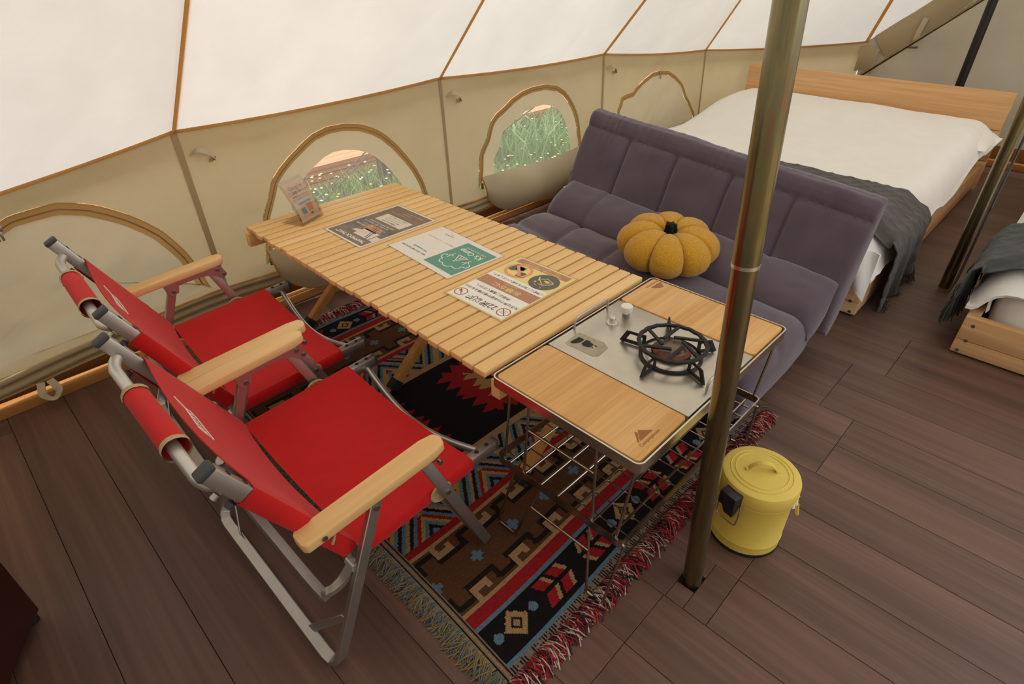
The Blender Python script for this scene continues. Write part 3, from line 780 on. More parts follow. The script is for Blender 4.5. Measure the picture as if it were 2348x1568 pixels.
for pos, out, ln, mats, sd_, n in ((lambda t: (lerp(RX0, RX1, t), RY0 - .002, 0), (0.15, -1, 0), .046, TS, 11, 1300), (lambda t: (lerp(RX0, RX1, t), RY1, 0), (0, 1, 0), .055, TS, 12, 900),
                             (lambda t: (RX0 + 0.010 * math.sin(t * (RY1 - RY0) * 4.2), lerp(RY0, RY1, t), 0), (-1, -0.15, 0), .044, FT, 13, 3400), (lambda t: (RX1, lerp(RY0, RY1, t), 0), (1, 0, 0), .045, FT, 14, 500)):
    for k, mb in threads(n, pos, out, ln, 0.0015 if mats is TS else 0.0009, sd_, mats).items():
        if mb.v: tag(mb.build('rug_fringe', k, rug), kind='stuff')

# ------------------------------------------------------------------ roll-top table
TZ = 0.43
TXa, TXb, TYa, TYb = 0.657, 1.253, 0.728, 1.868
table = empty('slatted_table', (0.955, 1.30, 0), 'low folding table with a light wooden slat top, in front of the sofa', 'table')
NS = 29; pitch = (TYb - TYa) / NS; rt = random.Random(4)
for k in range(NS):
    y0 = TYa + k * pitch + 0.0018 + rt.uniform(-.0008, .0008); y1 = TYa + (k + 1) * pitch - 0.0034 + rt.uniform(-.0010, .0008)
    j = rt.uniform(-.004, .004)
    MB().box2((TXa + j, y0, TZ - 0.015), (TXb + j, y1, TZ)).build('slat', 'table_wood', table, bevel=0.002)
for y in (TYa - 0.030, TYb - 0.022):
    MB().box2((TXa + (0.012 if y < 1 else -0.006), y, TZ - 0.066), (TXb + 0.006, y + 0.026, TZ - 0.020)).build('end_beam', 'table_wood', table, bevel=0.002)
for x in (0.80, 1.11):
    MB().box2((x - .010, TYa + .03, TZ - 0.038), (x + .010, TYb - .03, TZ - 0.017)).build('long_rail', 'leg_wood', table, bevel=0.002)
for yl in (0.745, 1.303, 1.835):
    for sgn, dy in ((1, -0.017), (-1, 0.017)):
        xf = 0.955 - sgn * 0.178; xt = 0.955 + sgn * 0.235
        a, b_ = Vector((xf - sgn * .006, yl + dy, 0.027)), Vector((xt, yl + dy, TZ - 0.045))
        lg = MB().bar([a, b_], 0.030, 0.024, up=(0, 1, 0)).build('leg', 'leg_wood', table, bevel=0.0025)
        d = (b_ - a).normalized()
        MB().bar([a - d * 0.018, a + d * 0.018], 0.035, 0.029, up=(0, 1, 0)).build('foot_cap', 'rubber_black', lg, bevel=0.003)
        q = a.lerp(b_, 0.38)
        MB().bar([q - d * .020 + Vector((0, -.0145, 0)), q + d * .045 + Vector((0, -.0145, 0))], 0.030, 0.006, up=(0, 1, 0)).build('bracket', 'black_plastic', lg, bevel=0.003)
        MB().cyl(q + Vector((0, -.017, 0)), q + Vector((0, -.0205, 0)), 0.006, 10).build('bolt', 'rivet', lg)

# ------------------------------------------------------------------ printed sheets on the table
def ink(m, name, parent, mat, label=None):
    o = m.build(name, mat, parent); return o
PZ = TZ
def tp(u, v, z=None): return at(u, v, PZ if z is None else z)
dg = None
def text(body, u, v, size, mat, parent, z, align='CENTER', shear=0.0, bold=0.0, rot=math.pi / 2, sx=1.0, world=None, name='lettering', M=None):
    c = bpy.data.curves.new('txt', 'FONT'); c.body = body; c.size = size; c.align_x = align; c.align_y = 'CENTER'; c.shear = shear; c.offset = bold
    c.resolution_u = 3
    o = bpy.data.objects.new('txt', c); COL.objects.link(o)
    bpy.context.view_layer.update()
    me = bpy.data.meshes.new_from_object(o.evaluated_get(bpy.context.evaluated_depsgraph_get()))
    bpy.data.objects.remove(o); bpy.data.curves.remove(c)
    if M is None:
        p = world if world is not None else at(u, v, z)
        M = Matrix.Translation((p[0], p[1], z)) @ Matrix.Rotation(rot, 4, 'Z') @ Matrix.Diagonal((sx, 1, 1, 1))
    vs = [M @ q.co for q in me.vertices]; fs = [tuple(q.vertices) for q in me.polygons]; bpy.data.meshes.remove(me)
    return MB().add(vs, fs).build(name, mat, parent)
class Sheet:
    """paper lying on the table; local x = reader's right (+Y), local y = reader's up (-X)"""
    def __init__(s, name, corners, w_, h_, label, rotfix=0.0, base='paper_white', margin=0.004, lam=True):
        c = sum((at(u, v, TZ + .001) for u, v in corners), Vector((0, 0, 0))) / 4
        a = at(*corners[0], TZ); r = at(*corners[1], TZ); d = a - r                  # +Y-ish edge
        s.ang = math.atan2(d.y, d.x) + rotfix; s.c = c; s.w = w_; s.h = h_; s.z = TZ + 0.0006
        s.root = empty(name, (c.x, c.y, TZ), label, 'sheet', 'laminated sheets on the table')
        s.M = Matrix.Translation((c.x, c.y, 0)) @ Matrix.Rotation(s.ang, 4, 'Z')
        if lam: MB().box((0, 0, s.z), (w_ + 2 * margin, h_ + 2 * margin, 0.0006), s.M).build('laminate_film', 'laminate', s.root)
        MB().box((0, 0, s.z), (w_, h_, 0.0010), s.M).build('paper', base, s.root)
        s.lv = 0.00065
    def rect(s, x0, y0, x1, y1, mat, lv=1, name='print_area'):
        z = s.z + s.lv + lv * 0.00012
        return MB().add([(x0, y0, z), (x1, y0, z), (x1, y1, z), (x0, y1, z)], [(0, 1, 2, 3)], s.M).build(name, mat, s.root)
    def poly(s, pts, mat, lv=2, name='print_area'):
        z = s.z + s.lv + lv * 0.00012
        return MB().add([(x, y, z) for x, y in pts], [tuple(range(len(pts)))], s.M).build(name, mat, s.root)
    def ring(s, cx, cy, r, w_, mat, lv=2, n=36, a0=0, a1=360):
        z = s.z + s.lv + lv * 0.00012; v = []; k = n + 1
        for i in range(k):
            a = math.radians(lerp(a0, a1, i / n))
            v += [(cx + (r - w_ / 2) * math.cos(a), cy + (r - w_ / 2) * math.sin(a), z), (cx + (r + w_ / 2) * math.cos(a), cy + (r + w_ / 2) * math.sin(a), z)]
        return MB().add(v, [(2 * i, 2 * i + 1, 2 * i + 3, 2 * i + 2) for i in range(n)], s.M).build('print_icon', mat, s.root)
    def disc(s, cx, cy, r, mat, lv=2, a0=0, a1=360):
        return s.poly([(cx + r * math.cos(math.radians(a)), cy + r * math.sin(math.radians(a))) for a in np.linspace(a0, a1, 37)[:36 if a1 - a0 == 360 else 37]], mat, lv, 'print_icon')
    def line(s, pts, w_, mat, lv=3):
        z = s.z + s.lv + lv * 0.00012; v = []; P = [Vector(p) for p in pts]; n = len(P)
        for i in range(n):
            a = (P[i] - P[i - 1]).normalized() if i else (P[1] - P[0]).normalized(); b = (P[i + 1] - P[i]).normalized() if i < n - 1 else a
            t = (a + b); t = t.normalized() if t.length > 1e-6 else a; nn = Vector((-t.y, t.x)); k = w_ / 2 / max(0.5, abs(nn.dot(Vector((-a.y, a.x)))))
            v += [(P[i].x + nn.x * k, P[i].y + nn.y * k, z), (P[i].x - nn.x * k, P[i].y - nn.y * k, z)]
        f = [(2 * i, 2 * i + 1, 2 * i + 3, 2 * i + 2) for i in range(n - 1)]
        return MB().add(v, f, s.M).build('print_icon', mat, s.root)
    def text(s, body, x, y, size, mat, lv=3, bold=0.0, sx=1.0, shear=0.0, align='CENTER'):
        M = s.M @ Matrix.Translation((x, y, s.z + s.lv + lv * 0.00012)) @ Matrix.Diagonal((sx, 1, 1, 1))
        return text(body, 0, 0, size, mat, s.root, 0, align, shear, bold, M=M)

# 1: camp sheet with the green emblem
K = Sheet('printed_sheet', [(1013.6, 517.5), (1156.7, 586.5), (1028.9, 642.8), (887, 561)], .297, .205, 'white laminated sheet with a green tree emblem, middle sheet on the table')
gx0, gx1, gy0, gy1 = -.142, -.008, -.083, .083
K.rect(gx0, gy0, gx1, gy1, 'ink_green', 1)
gc = (gx0 + gx1) / 2
K.text("K's Camp", gc, -.040, .027, 'ink_white', 3, .0006, 0.92)
K.text('THE GLAMPING', gc, -.060, .0085, 'ink_white', 3, 0, 1.5)
cl = [(-.052, .004), (-.060, .012), (-.058, .024), (-.047, .027), (-.046, .040), (-.035, .048), (-.022, .046), (-.012, .056), (.004, .057), (.014, .050), (.026, .052), (.036, .044), (.038, .032), (.050, .028), (.055, .016), (.048, .006), (.036, .004)]
K.line([(gc + p.x, p.y + .004) for p in bez([Vector((x, y, 0)) for x, y in cl], 5)], .0030, 'ink_white')
for tx in (-.036, .036):
    K.line([(gc + tx, -.012), (gc + tx, .022)], .0028, 'ink_white'); K.line([(gc + tx, .002), (gc + tx + .012, .014)], .0024, 'ink_white'); K.line([(gc + tx, -.002), (gc + tx - .010, .008)], .0024, 'ink_white')
K.line([(gc + .004, .026), (gc - .020, -.012), (gc + .020, -.012), (gc - .004, .026)], .0030, 'ink_white'); K.line([(gc - .007, -.010), (gc, .004), (gc + .007, -.010)], .0026, 'ink_white'); 
K.text('WiFi : THE CAMP 2G/5G 2004', .073, .062, .0098, 'ink_green', 2, .0002, .95); K.text('PW : kscamp2022', .064, .044, .0098, 'ink_green', 2, .0002, .95)
K.text('カメラで読み取ってね', .095, -.034, .0062, 'ink_orange', 2, 0, 1.1); K.text('ご予約はこちら', .018, -.034, .0062, 'ink_green', 2)
K.text('KS CAMP 株式会社', .075, -.074, .0055, 'ink_dark', 2); K.text('TEL 000', .068, -.082, .0045, 'ink_dark', 2)
# 2: dark brown café sheet
Hm = Sheet('printed_sheet', [(913.9, 469.5), (997.5, 505.3), (827, 569.2), (743.5, 524.4)], .205, .292, 'white-edged brown sheet with a photo, nearest the acrylic stand')
Hm.rect(-.096, -.139, .096, .139, 'ink_walnut', 1)
Hm.rect(-.096, .000, .096, .098, 'ink_photo', 2); Hm.rect(-.070, .050, .010, .098, 'ink_cream', 3); Hm.rect(-.050, .018, .022, .056, 'ink_amber', 3); Hm.rect(-.096, .066, -.074, .098, 'ink_cream', 3)
Hm.poly([(-.030, .060), (.030, .070), (.040, .086), (-.020, .080)], 'ink_skin', 4); Hm.rect(.052, .030, .088, .056, 'ink_dark', 3)
Hm.line([(-.060, .098), (-.030, .030)], .004, 'ink_dark', 5); Hm.line([(-.050, .094), (-.016, .026)], .003, 'ink_black', 5)
Hm.text('"HAMMOCK THAT"', -.006, .118, .0190, 'ink_white', 4, .0006, .92)
for k, (y, t_) in enumerate([(.040, '森の中でゆったり過ごす特別な時間を'), (.028, 'ハンモックカフェで楽しむコーヒー'), (.010, '焚き火を囲んで語らう夜のひととき'), (-.002, '自然の音に包まれながらのんびりと')]): Hm.text(t_, .010 - .012 * (k % 2), y, .0082, 'ink_white', 5, .0001)
Hm.rect(-.078, -.072, .060, -.018, 'ink_cream', 3)
for k, t_ in enumerate(['HAMMOCK CAFE', '営業 10:00 - 18:00  L.O. 17:30', 'ドリンクはテイクアウトもできます', 'ご注文はカウンターまでお越しください']): Hm.text(t_, -.008, -.028 - .012 * k, (.0098, .0062, .0058, .0058)[k], 'ink_dark', 4, .0001)
for k in range(3): Hm.text(['Instagram @hammockthat', '〒 山梨県北杜市', 'ご来店をお待ちしております'][k], .030 - .03 * k, -.092 - .013 * k, .0072, 'ink_cream', 4)
# 3: quiet hours notice
N = Sheet('printed_sheet', [(1199.3, 590), (1328.8, 643.1), (1142.1, 735), (1018, 666.8)], .205, .290, 'yellow and brown quiet-hours notice with round icons, nearest the gas stove', base='ink_yellow', margin=.006)
N.rect(-.098, .040, .098, .141, 'ink_white', 1)
for cx, k in ((-.078, 0), (.078, 1)):
    N.ring(cx, .113, .0175, .0030, 'ink_rust'); N.line([(cx - .012, .125), (cx + .012, .101)], .0026, 'ink_rust')
    if k: N.disc(cx + .005, .109, .005, 'ink_rust'); N.line([(cx - .008, .116), (cx + .001, .110)], .002, 'ink_rust')
    else:
        for q in (-.006, 0, .006): N.line([(cx - .009, .113 + q), (cx + .009, .113 + q)], .0012, 'ink_rust')
N.text('22時以降', 0, .113, .0290, 'ink_dark', 3, .0003, .9)
N.text('大きな声での会話や音が鳴るものの', 0, .079, .0120, 'ink_dark', 3, .0002); N.text('使用はご遠慮ください。', .018, .058, .0120, 'ink_dark', 3, .0002)
N.rect(-.098, -.003, .098, .040, 'ink_brown', 2); N.text('お静かに', 0, .022, .0215, 'ink_yellow', 3, .0002, 1.2); N.text('PLEASE BE QUIET', 0, .003, .0060, 'ink_yellow', 3)
N.rect(-.098, -.031, .098, -.003, 'ink_white', 2); N.text('ご理解とご協力をお願いいたします。', 0, -.017, .0112, 'ink_dark', 3, .0002)
N.disc(-.050, -.072, .043, 'ink_dark', 2)
N.line([(-.076, -.080), (-.062, -.056), (-.042, -.056)], .0024, 'ink_yellow', 3); N.line([(-.074, -.083), (-.045, -.093), (-.030, -.076), (-.052, -.060), (-.074, -.083)], .0022, 'ink_yellow', 3)
N.rect(-.062, -.082, -.046, -.074, 'ink_yellow', 3); N.disc(-.028, -.060, .0035, 'ink_yellow', 3); N.line([(-.032, -.070), (-.022, -.088)], .0035, 'ink_yellow', 3)
for q in ((-.040, -.046), (-.034, -.050), (-.060, -.044)): N.disc(q[0], q[1], .0016, 'ink_yellow', 3)
N.disc(.024, -.060, .016, 'ink_dark', 2, 40, 320); N.disc(.070, -.080, .016, 'ink_dark', 2, 220, 500); N.rect(.036, -.100, .060, -.082, 'ink_dark', 2); N.disc(.050, -.085, .013, 'ink_dark', 2)
N.ring(.047, -.076, .037, .0085, 'ink_orange', 3); N.line([(.022, -.050), (.072, -.102)], .0085, 'ink_orange', 3)
N.rect(-.092, -.139, .092, -.114, 'ink_brown', 2); N.text('ご利用のお客様へ 夜間はお静かに', 0, -.121, .0092, 'ink_yellow', 3, .0001); N.text('ごゆっくりおくつろぎください', .004, -.133, .0088, 'ink_yellow', 3, .0001)

# ------------------------------------------------------------------ curved acrylic stand
bl, br = at(690, 523, TZ), at(746, 491, TZ); dx = (br - bl).normalized(); nb = Vector((-dx.y, dx.x, 0)); Wd = 0.106
bl = (bl + br) / 2 - dx * Wd / 2
stand = empty('acrylic_stand', (bl.x, bl.y, TZ), 'curved clear acrylic card stand at the far end of the table', 'card stand')
def acr(s, t, th=0.0):
    a = t * 0.150; back = 0.052 * (t ** 1.6) + 0.012 * t; return bl + dx * (Wd * s) + nb * (back + th) + Vector((0, 0, 0.003 + 0.140 * t - 0.008 * t * t))
MB().sheet(lambda s, t: acr(s, t, 0.0), 3, 16, 0.002).build('front_panel', 'acrylic', stand, smooth=60)
MB().sheet(lambda s, t: acr(s, t, 0.006), 3, 16, 0.002).build('rear_panel', 'acrylic', stand, smooth=60)
MB().sheet(lambda s, t: bl + dx * (Wd * s) + nb * (0.085 * t) + Vector((0, 0, 0.0015)), 2, 2, 0.002).build('base_plate', 'acrylic', stand)
card = MB().sheet(lambda s, t: acr(0.07 + 0.86 * s, 0.05 + 0.88 * t, 0.003), 3, 16, 0.0006).build('card', 'ink_peach', stand, smooth=60)
def card_text(body, s, t, size, mat, bold=0):
    p, q = acr(s, t, 0.0017), acr(s, t + .02, 0.0017); up = (q - p).normalized(); nrm = dx.cross(up)
    M = Matrix(((dx.x, up.x, nrm.x, p.x), (dx.y, up.y, nrm.y, p.y), (dx.z, up.z, nrm.z, p.z), (0, 0, 0, 1)))
    return text(body, 0, 0, size, mat, stand, 0, 'CENTER', 0, bold, M=M)
for k, (ch, mt) in enumerate(zip('Google', ['ink_blue', 'ink_red', 'ink_gold', 'ink_blue', 'ink_leaf', 'ink_red'])): card_text(ch, .27 + .095 * k, .80, .021, mt)
card_text('口コミ', .28, .69, .013, 'ink_red', .0003); card_text('投稿をお願いします', .62, .69, .0085, 'ink_dark', .0001); card_text('皆様のレビューが', .5, .60, .0085, 'ink_dark'); card_text('私たちの励みになります', .5, .54, .0075, 'ink_dark')
def card_patch(s0, s1, t0, t1, mat): MB().grid(lambda s, t: acr(lerp(s0, s1, s), lerp(t0, t1, t), 0.0015), 2, 4).build('print_area', mat, stand)
card_patch(.25, .78, .42, .47, 'ink_cyan'); card_patch(.25, .43, .20, .34, 'ink_cyan'); card_patch(.52, .74, .22, .40, 'ink_orange'); card_patch(.56, .66, .14, .19, 'ink_leaf')
# ------------------------------------------------------------------ red camp chairs
def make_chair(label):
    ch = empty('camp_chair', (0, 0, 0), label, 'chair', 'red folding camp chairs')
    SY = 0.232
    def P2(s, y, n=0.0):                                     # along the back rail, n = forwards off the fabric plane
        d = Vector((-0.180, 0, 0.353)).normalized(); f = Vector((d.z, 0, -d.x)); b0 = Vector((0.110, 0, 0.232)); p = b0 + d * (s * 0.398) + f * n; p.y = y; return p
    def S2(s, y, n=0.0): return Vector((lerp(0.100, 0.470, s), y, lerp(0.238, 0.262, s) + n))
    for fn, nm, s0, s1, ca, cb in ((S2, 'seat_rail', 0.0, 1.0, False, True), (P2, 'back_rail', 0.0, 1.0, False, True)):
        for sg in (-1, 1):
            r = MB().bar([fn(s0, sg * SY), fn(s1, sg * SY)], 0.021, 0.027, up=(0, 0, 1) if fn is S2 else (1, 0, 0.5)).build(nm, 'alu', ch, bevel=0.002)
            e0, e1 = fn(s1 - 0.012, sg * SY), fn(s1 + 0.016, sg * SY)
            MB().bar([e0, e1], 0.0232, 0.0292, up=(0, 0, 1) if fn is S2 else (1, 0, 0.5)).build('end_plug', 'cap_grey', r, bevel=0.004)
            for q in ((0.86, 0.94) if fn is S2 else (0.83, 0.92)):
                c = fn(q, sg * SY, 0.0137); c2 = fn(q, sg * SY, 0.0145)
                MB().cyl(c, c2, 0.005, 10).build('bolt_hole', 'iron_black', r)
    def fabric(fn, s0, s1, sag, name, cut):
        prof = [(-SY + 0.013, -0.0155), (-SY - 0.009, -0.016), (-SY - 0.0127, -0.011), (-SY - 0.0127, 0.010), (-SY - 0.009, 0.0152), (-SY + 0.011, 0.0155)]
        full = prof + [(y, 0.0155 - sag * (1 - (y / (SY - 0.012)) ** 2)) for y in np.linspace(-SY + 0.04, SY - 0.04, 17)] + [(-y, z) for y, z in reversed(prof)]
        def f(s, t):
            k = t * (len(full) - 1); i = min(int(k), len(full) - 2); u = k - i; y = lerp(full[i][0], full[i + 1][0], u); n = lerp(full[i][1], full[i + 1][1], u)
            e = 4 * s * (1 - s)
            return fn(lerp(s0, s1, s), y, n - 0.010 * (1 - e) * (1 - (y / SY) ** 2) * 0.0)
        return MB().sheet(f, 14, len(full) - 1, 0.0018).build(name, 'red_fabric', ch, smooth=50)
    seat = fabric(S2, 0.03, 0.80, 0.014, 'seat', 0.5); back = fabric(P2, 0.09, 0.80, 0.016, 'backrest', 0.3)
    for sg in (-1, 1):                                       # bound cut-outs where the legs pass the fabric
        c = S2(0.55, sg * SY, 0.0)
        MB().tube([c + Vector((0.024 * math.cos(a), sg * 0.0155, 0.020 * math.sin(a))) for a in np.linspace(0, 2 * math.pi, 15)[:-1]], 0.0035, 5, closed=True, up=(0, 1, 0)).build('seat_binding', 'beige_tape', seat, smooth=60)
        MB().lathe([(0.022, -0.001), (0.022, 0.001)], 18, Matrix.Translation(c + Vector((0, sg * 0.0158, 0))) @ Matrix.Rotation(math.pi / 2, 4, 'X')).build('seat_patch', 'beige_tape', seat)
        c = P2(0.30, sg * SY, 0.0)
        MB().tube([P2(0.24 + 0.10 * k / 8, sg * (SY + 0.0155), 0.019 * math.cos(math.pi * (k / 8 - .5)) - .004) for k in range(9)], 0.0032, 5, up=(0, 1, 0)).build('back_binding', 'beige_tape', back, smooth=60)
    # small white emblem on the back panel
    def BP(s, y): return P2(s, y, 0.0155 - 0.016 * (1 - (y / (SY - 0.012)) ** 2) + 0.0022)
    em = MB(); ol = [(0.700, 0.045), (0.715, -0.030), (0.690, -0.045), (0.665, -0.060), (0.655, 0.020), (0.672, 0.045)]
    em.tube([BP(s, y + .03) for s, y in [(0.735, 0.075)] + ol + [(0.700, 0.045)]], 0.0012, 4)
    for k in range(6): em.bar([BP(0.672, 0.058 - k * .013), BP(0.698, 0.060 - k * .013)], 0.004, 0.001, up=(1, 0, .5))
    em.build('emblem', 'white_print', back)
    # arm rests with their stamped brackets
    for sg in (-1, 1):
        y = sg * 0.262
        def arm(s, w_):
            return None
        pts = [(0.004, 0.3735), (0.285, 0.397)]
        m = MB(); poly = [(-0.0, -0.022), (0.262, -0.023), (0.290, -0.017), (0.297, 0.0), (0.290, 0.017), (0.262, 0.023), (-0.0, 0.022), (-.006, 0.014), (-.006, -0.014)]
        M = Matrix.Translation((0.012, y, 0.372)) @ Matrix.Rotation(-math.radians(4.5), 4, 'Y')
        m.prism(poly, 0.0, 0.022, M); a = m.build('armrest', 'arm_wood', ch, bevel=0.004)
        MB().cyl(M @ Vector((0.030, sg * 0.0215, 0.011)), M @ Vector((0.030, sg * 0.0245, 0.011)), 0.005, 10).build('screw', 'rivet', a)
        br_ = MB(); pl = [(0.125, 0.0), (0.290, 0.0), (0.302, -0.036), (0.285, -0.046), (0.262, -0.024), (0.225, -0.016), (0.165, -0.016), (0.158, -0.036), (0.138, -0.040), (0.128, -0.030)]
        MX = M @ Matrix.Rotation(math.pi / 2, 4, 'X')
        br_.prism(pl, -sg * 0.012 - 0.0015, -sg * 0.012 + 0.0015, M @ Matrix(((1, 0, 0, -0.012), (0, 0, 1, 0), (0, 1, 0, 0), (0, 0, 0, 1)))); bo = br_.build('arm_bracket', 'alu', ch, bevel=0.0006, seg=1)
        for q in ((0.146, -0.028), (0.292, -0.034), (0.279, -0.014)):
            p = M @ Vector((q[0] - .012, 0, q[1])); MB().cyl(p + Vector((0, sg * -.006, 0)), p + Vector((0, sg * -.017, 0)), 0.0055, 10).build('rivet', 'rivet', bo)
            MB().cyl(p + Vector((0, sg * .002, 0)), p + Vector((0, sg * .010, 0)), 0.0055, 10).build('rivet', 'rivet', bo)
        # front leg: flat bar from the arm bracket down to the rug
        a0, a1 = Vector((0.256, sg * 0.263, 0.391)), Vector((0.408, sg * 0.263, 0.013))
        lg = MB().bar([a0, a0.lerp(a1, .5), a1], 0.024, 0.011, up=(0, 1, 0)).build('front_leg', 'alu', ch, bevel=0.0015)
        p = a0.lerp(a1, .33); MB().cyl(p + Vector((0, sg * .004, 0)), p + Vector((0, sg * .009, 0)), 0.006, 10).build('rivet', 'rivet', lg)
        MB().bar([a0.lerp(a1, .33) + Vector((-.01, -sg * .018, -.01)), a1 + Vector((-.003, -sg * .006, .004))], 0.018, 0.005, up=(0, 1, 0)).build('leg_stay', 'alu', lg)
        # hinge boss
        MB().cyl(Vector((0.088, sg * 0.236, 0.235)), Vector((0.088, sg * 0.262, 0.235)), 0.010, 14).build('hinge', 'alu_light', ch, smooth=40)
        # folding brace between rear leg and floor bar
        MB().bar([Vector((0.046, sg * 0.252, 0.112)), Vector((0.004, sg * 0.165, 0.020))], 0.018, 0.004, up=(1, 0, 0.3)).build('brace', 'alu', ch, bevel=0.001, seg=1)
        MB().bar([Vector((0.098, sg * 0.258, 0.245)), Vector((0.070, sg * 0.266, 0.165))], 0.020, 0.004, up=(0, 1, 0)).build('link_plate', 'alu', ch)
    # rear legs and floor bar: one bent bar
    path = [(0.158, -0.262, 0.384), (0.080, -0.264, 0.194), (0.018, -0.266, 0.044), (0.008, -0.262, 0.020), (0.002, -0.246, 0.008), (0.0, -0.225, 0.0075)]
    path = path + [(0.0, 0.0, 0.0075)] + [(x, -y, z) for x, y, z in reversed(path)]
    MB().bar(path, 0.013, 0.023, up=(1, 0, 0.25)).build('rear_leg_frame', 'alu', ch, bevel=0.0015, seg=1)
    # upper rear cross bar, bent round behind the seat
    path = [(0.092, -0.246, 0.232), (0.060, -0.246, 0.205), (0.034, -0.236, 0.190), (0.026, -0.214, 0.184), (0.024, 0, 0.183)]
    path = bez(path, 4); path = path + [Vector((p.x, -p.y, p.z)) for p in reversed(path[:-1])]
    MB().bar(path, 0.020, 0.009, up=(0.4, 0, 1)).build('rear_cross_bar', 'alu', ch, smooth=50)
    # curved round tubes between the rail ends
    fr = [S2(0.925, y, -0.010) + Vector((-0.020 * math.cos(y / 0.225 * math.pi / 2), 0, -0.040 * math.cos(y / 0.225 * math.pi / 2))) for y in np.linspace(-0.222, 0.222, 25)]
    MB().tube(fr, 0.0082, 10, up=(0, 0, 1)).build('front_cross_tube', 'alu', ch, smooth=50)
    def top(y): return P2(0.900, y, -0.010) + Vector((-0.014, 0, -0.004)) * min(1.0, (1 - abs(y) / 0.2221) * 7.0) ** 0.6
    tp_ = [top(y) for y in np.linspace(-0.222, 0.222, 41)]
    MB().tube(tp_, 0.0105, 12, up=(0, 0, 1)).build('back_cross_tube', 'alu_light', ch, smooth=50)
    sl2 = MB(); prof = [(0.0185 * math.cos(a) * (1.25 if math.cos(a) < 0 else 1.0), 0.0205 * math.sin(a)) for a in np.linspace(0, 2 * math.pi, 19)[:-1]]
    sl2.sweep([top(y) for y in np.linspace(-0.100, 0.080, 16)], prof, up=(0, 0, 1), cap=False); sleeve = sl2.build('grip_sleeve', 'red_fabric', ch, smooth=60)
    for y0, y1 in ((-0.105, -0.094), (0.075, 0.086)):
        MB().sweep([top(lerp(y0, y1, k / 3)) for k in range(4)], [(a * 1.09, b * 1.09) for a, b in prof], up=(0, 0, 1), cap=False).build('sleeve_binding', 'beige_tape', sleeve, smooth=60)
    for sg in (-1, 1):                                       # latch knobs on the back of the rail
        p = P2(0.80, sg * (SY - 0.004), -0.020); MB().cyl(p, p + Vector((-.008, 0, -.006)), 0.007, 12).build('latch_knob', 'cap_grey', ch, smooth=40)
        p = P2(0.88, sg * (SY - 0.004), -0.019); MB().cyl(p, p + Vector((-.008, 0, -.005)), 0.006, 12).build('latch_knob', 'alu', ch, smooth=40)
    return ch
def copy_tree(o, parent=None):
    c = o.copy(); COL.objects.link(c); c.parent = parent
    for k in list(o.children): copy_tree(k, c)
    return c
chair = make_chair('red folding chair nearest the camera, beside the gas stove rack')
chair2 = copy_tree(chair); chair2['label'] = 'red folding chair nearest the tent wall, behind the other one'
chair.location = (0.170, 0.922, 0.0); chair2.location = (0.207, 1.494, 0.0); chair2.rotation_euler = (0, 0, math.radians(-2))

# ------------------------------------------------------------------ tent poles
PB, PT = Vector((0.83, 0.255, -0.010)), Vector((0.85, 0.339, 1.119)); dP = (PT - PB).normalized()
pole = empty('tent_pole', PB, 'thick brass-coloured tent pole in front of the stove rack', 'pole', 'brass tent poles')
zj = 0.772
J = PB + dP * (zj / dP.z); TP = PB + dP * (2.95 / dP.z)
MB().tube([PB, J], 0.0205, 28).build('lower_section', 'zinc_brass', pole, smooth=40)
MB().tube([J, TP], 0.0220, 28).build('upper_section', 'zinc_brass', pole, smooth=40)
MB().tube([J - dP * .004, J + dP * .002], 0.0224, 28).build('joint_ring', 'steel_rim', pole, smooth=40)
p2 = empty('tent_pole', (2.765, 0.197, 0), 'brass tent pole standing between the two beds', 'pole', 'brass tent poles')
MB().tube([(2.765, .197, 0), (2.765, .205, .86)], 0.0205, 24).build('lower_section', 'zinc_brass', p2, smooth=40)
MB().tube([(2.765, .205, .86), (2.79, .20, 2.95)], 0.0220, 24).build('upper_section', 'zinc_brass', p2, smooth=40)
MB().tube([(2.765, .205, .855), (2.765, .205, .862)], 0.0225, 24).build('joint_ring', 'steel_rim', p2, smooth=40)
cb = bez([(2.720, .175, .004), (2.752, .168, .05), (2.792, .170, .14), (2.800, .172, .30), (2.796, .172, .60), (2.792, .178, 1.0), (2.80, .18, 1.6)], 6)
tag(MB().tube(cb, 0.0050, 6).build('power_cable', 'cable_grey', smooth=60, origin=(2.75, .17, 0)), 'grey cable running up the pole between the beds', 'cable')
bp = empty('door_pole', (4.55, .69, 0), 'black upright pole behind the headboard', 'pole')
MB().tube([(4.55, .69, 0), (4.55, .69, 1.30)], 0.024, 16).build('shaft', 'black_pole', bp, smooth=40); MB().tube([(4.55, .69, 0), (4.55, .69, .02)], 0.034, 16).build('foot', 'rubber_black', bp, smooth=40)
gp = empty('door_frame_pole', (4.60, 1.62, 0), 'thin brass pole slanting up behind the headboard', 'pole')
ga, gb = aty(1980, 168, 1.245), aty(2250, 0, .755); gd = (gb - ga).normalized()
MB().tube([ga - gd * .30, ga + gd * .62], 0.0105, 12).build('lower_section', 'zinc_brass', gp, smooth=40); MB().tube([ga + gd * .60, ga + gd * 1.30], 0.0115, 12).build('upper_section', 'zinc_brass', gp, smooth=40)

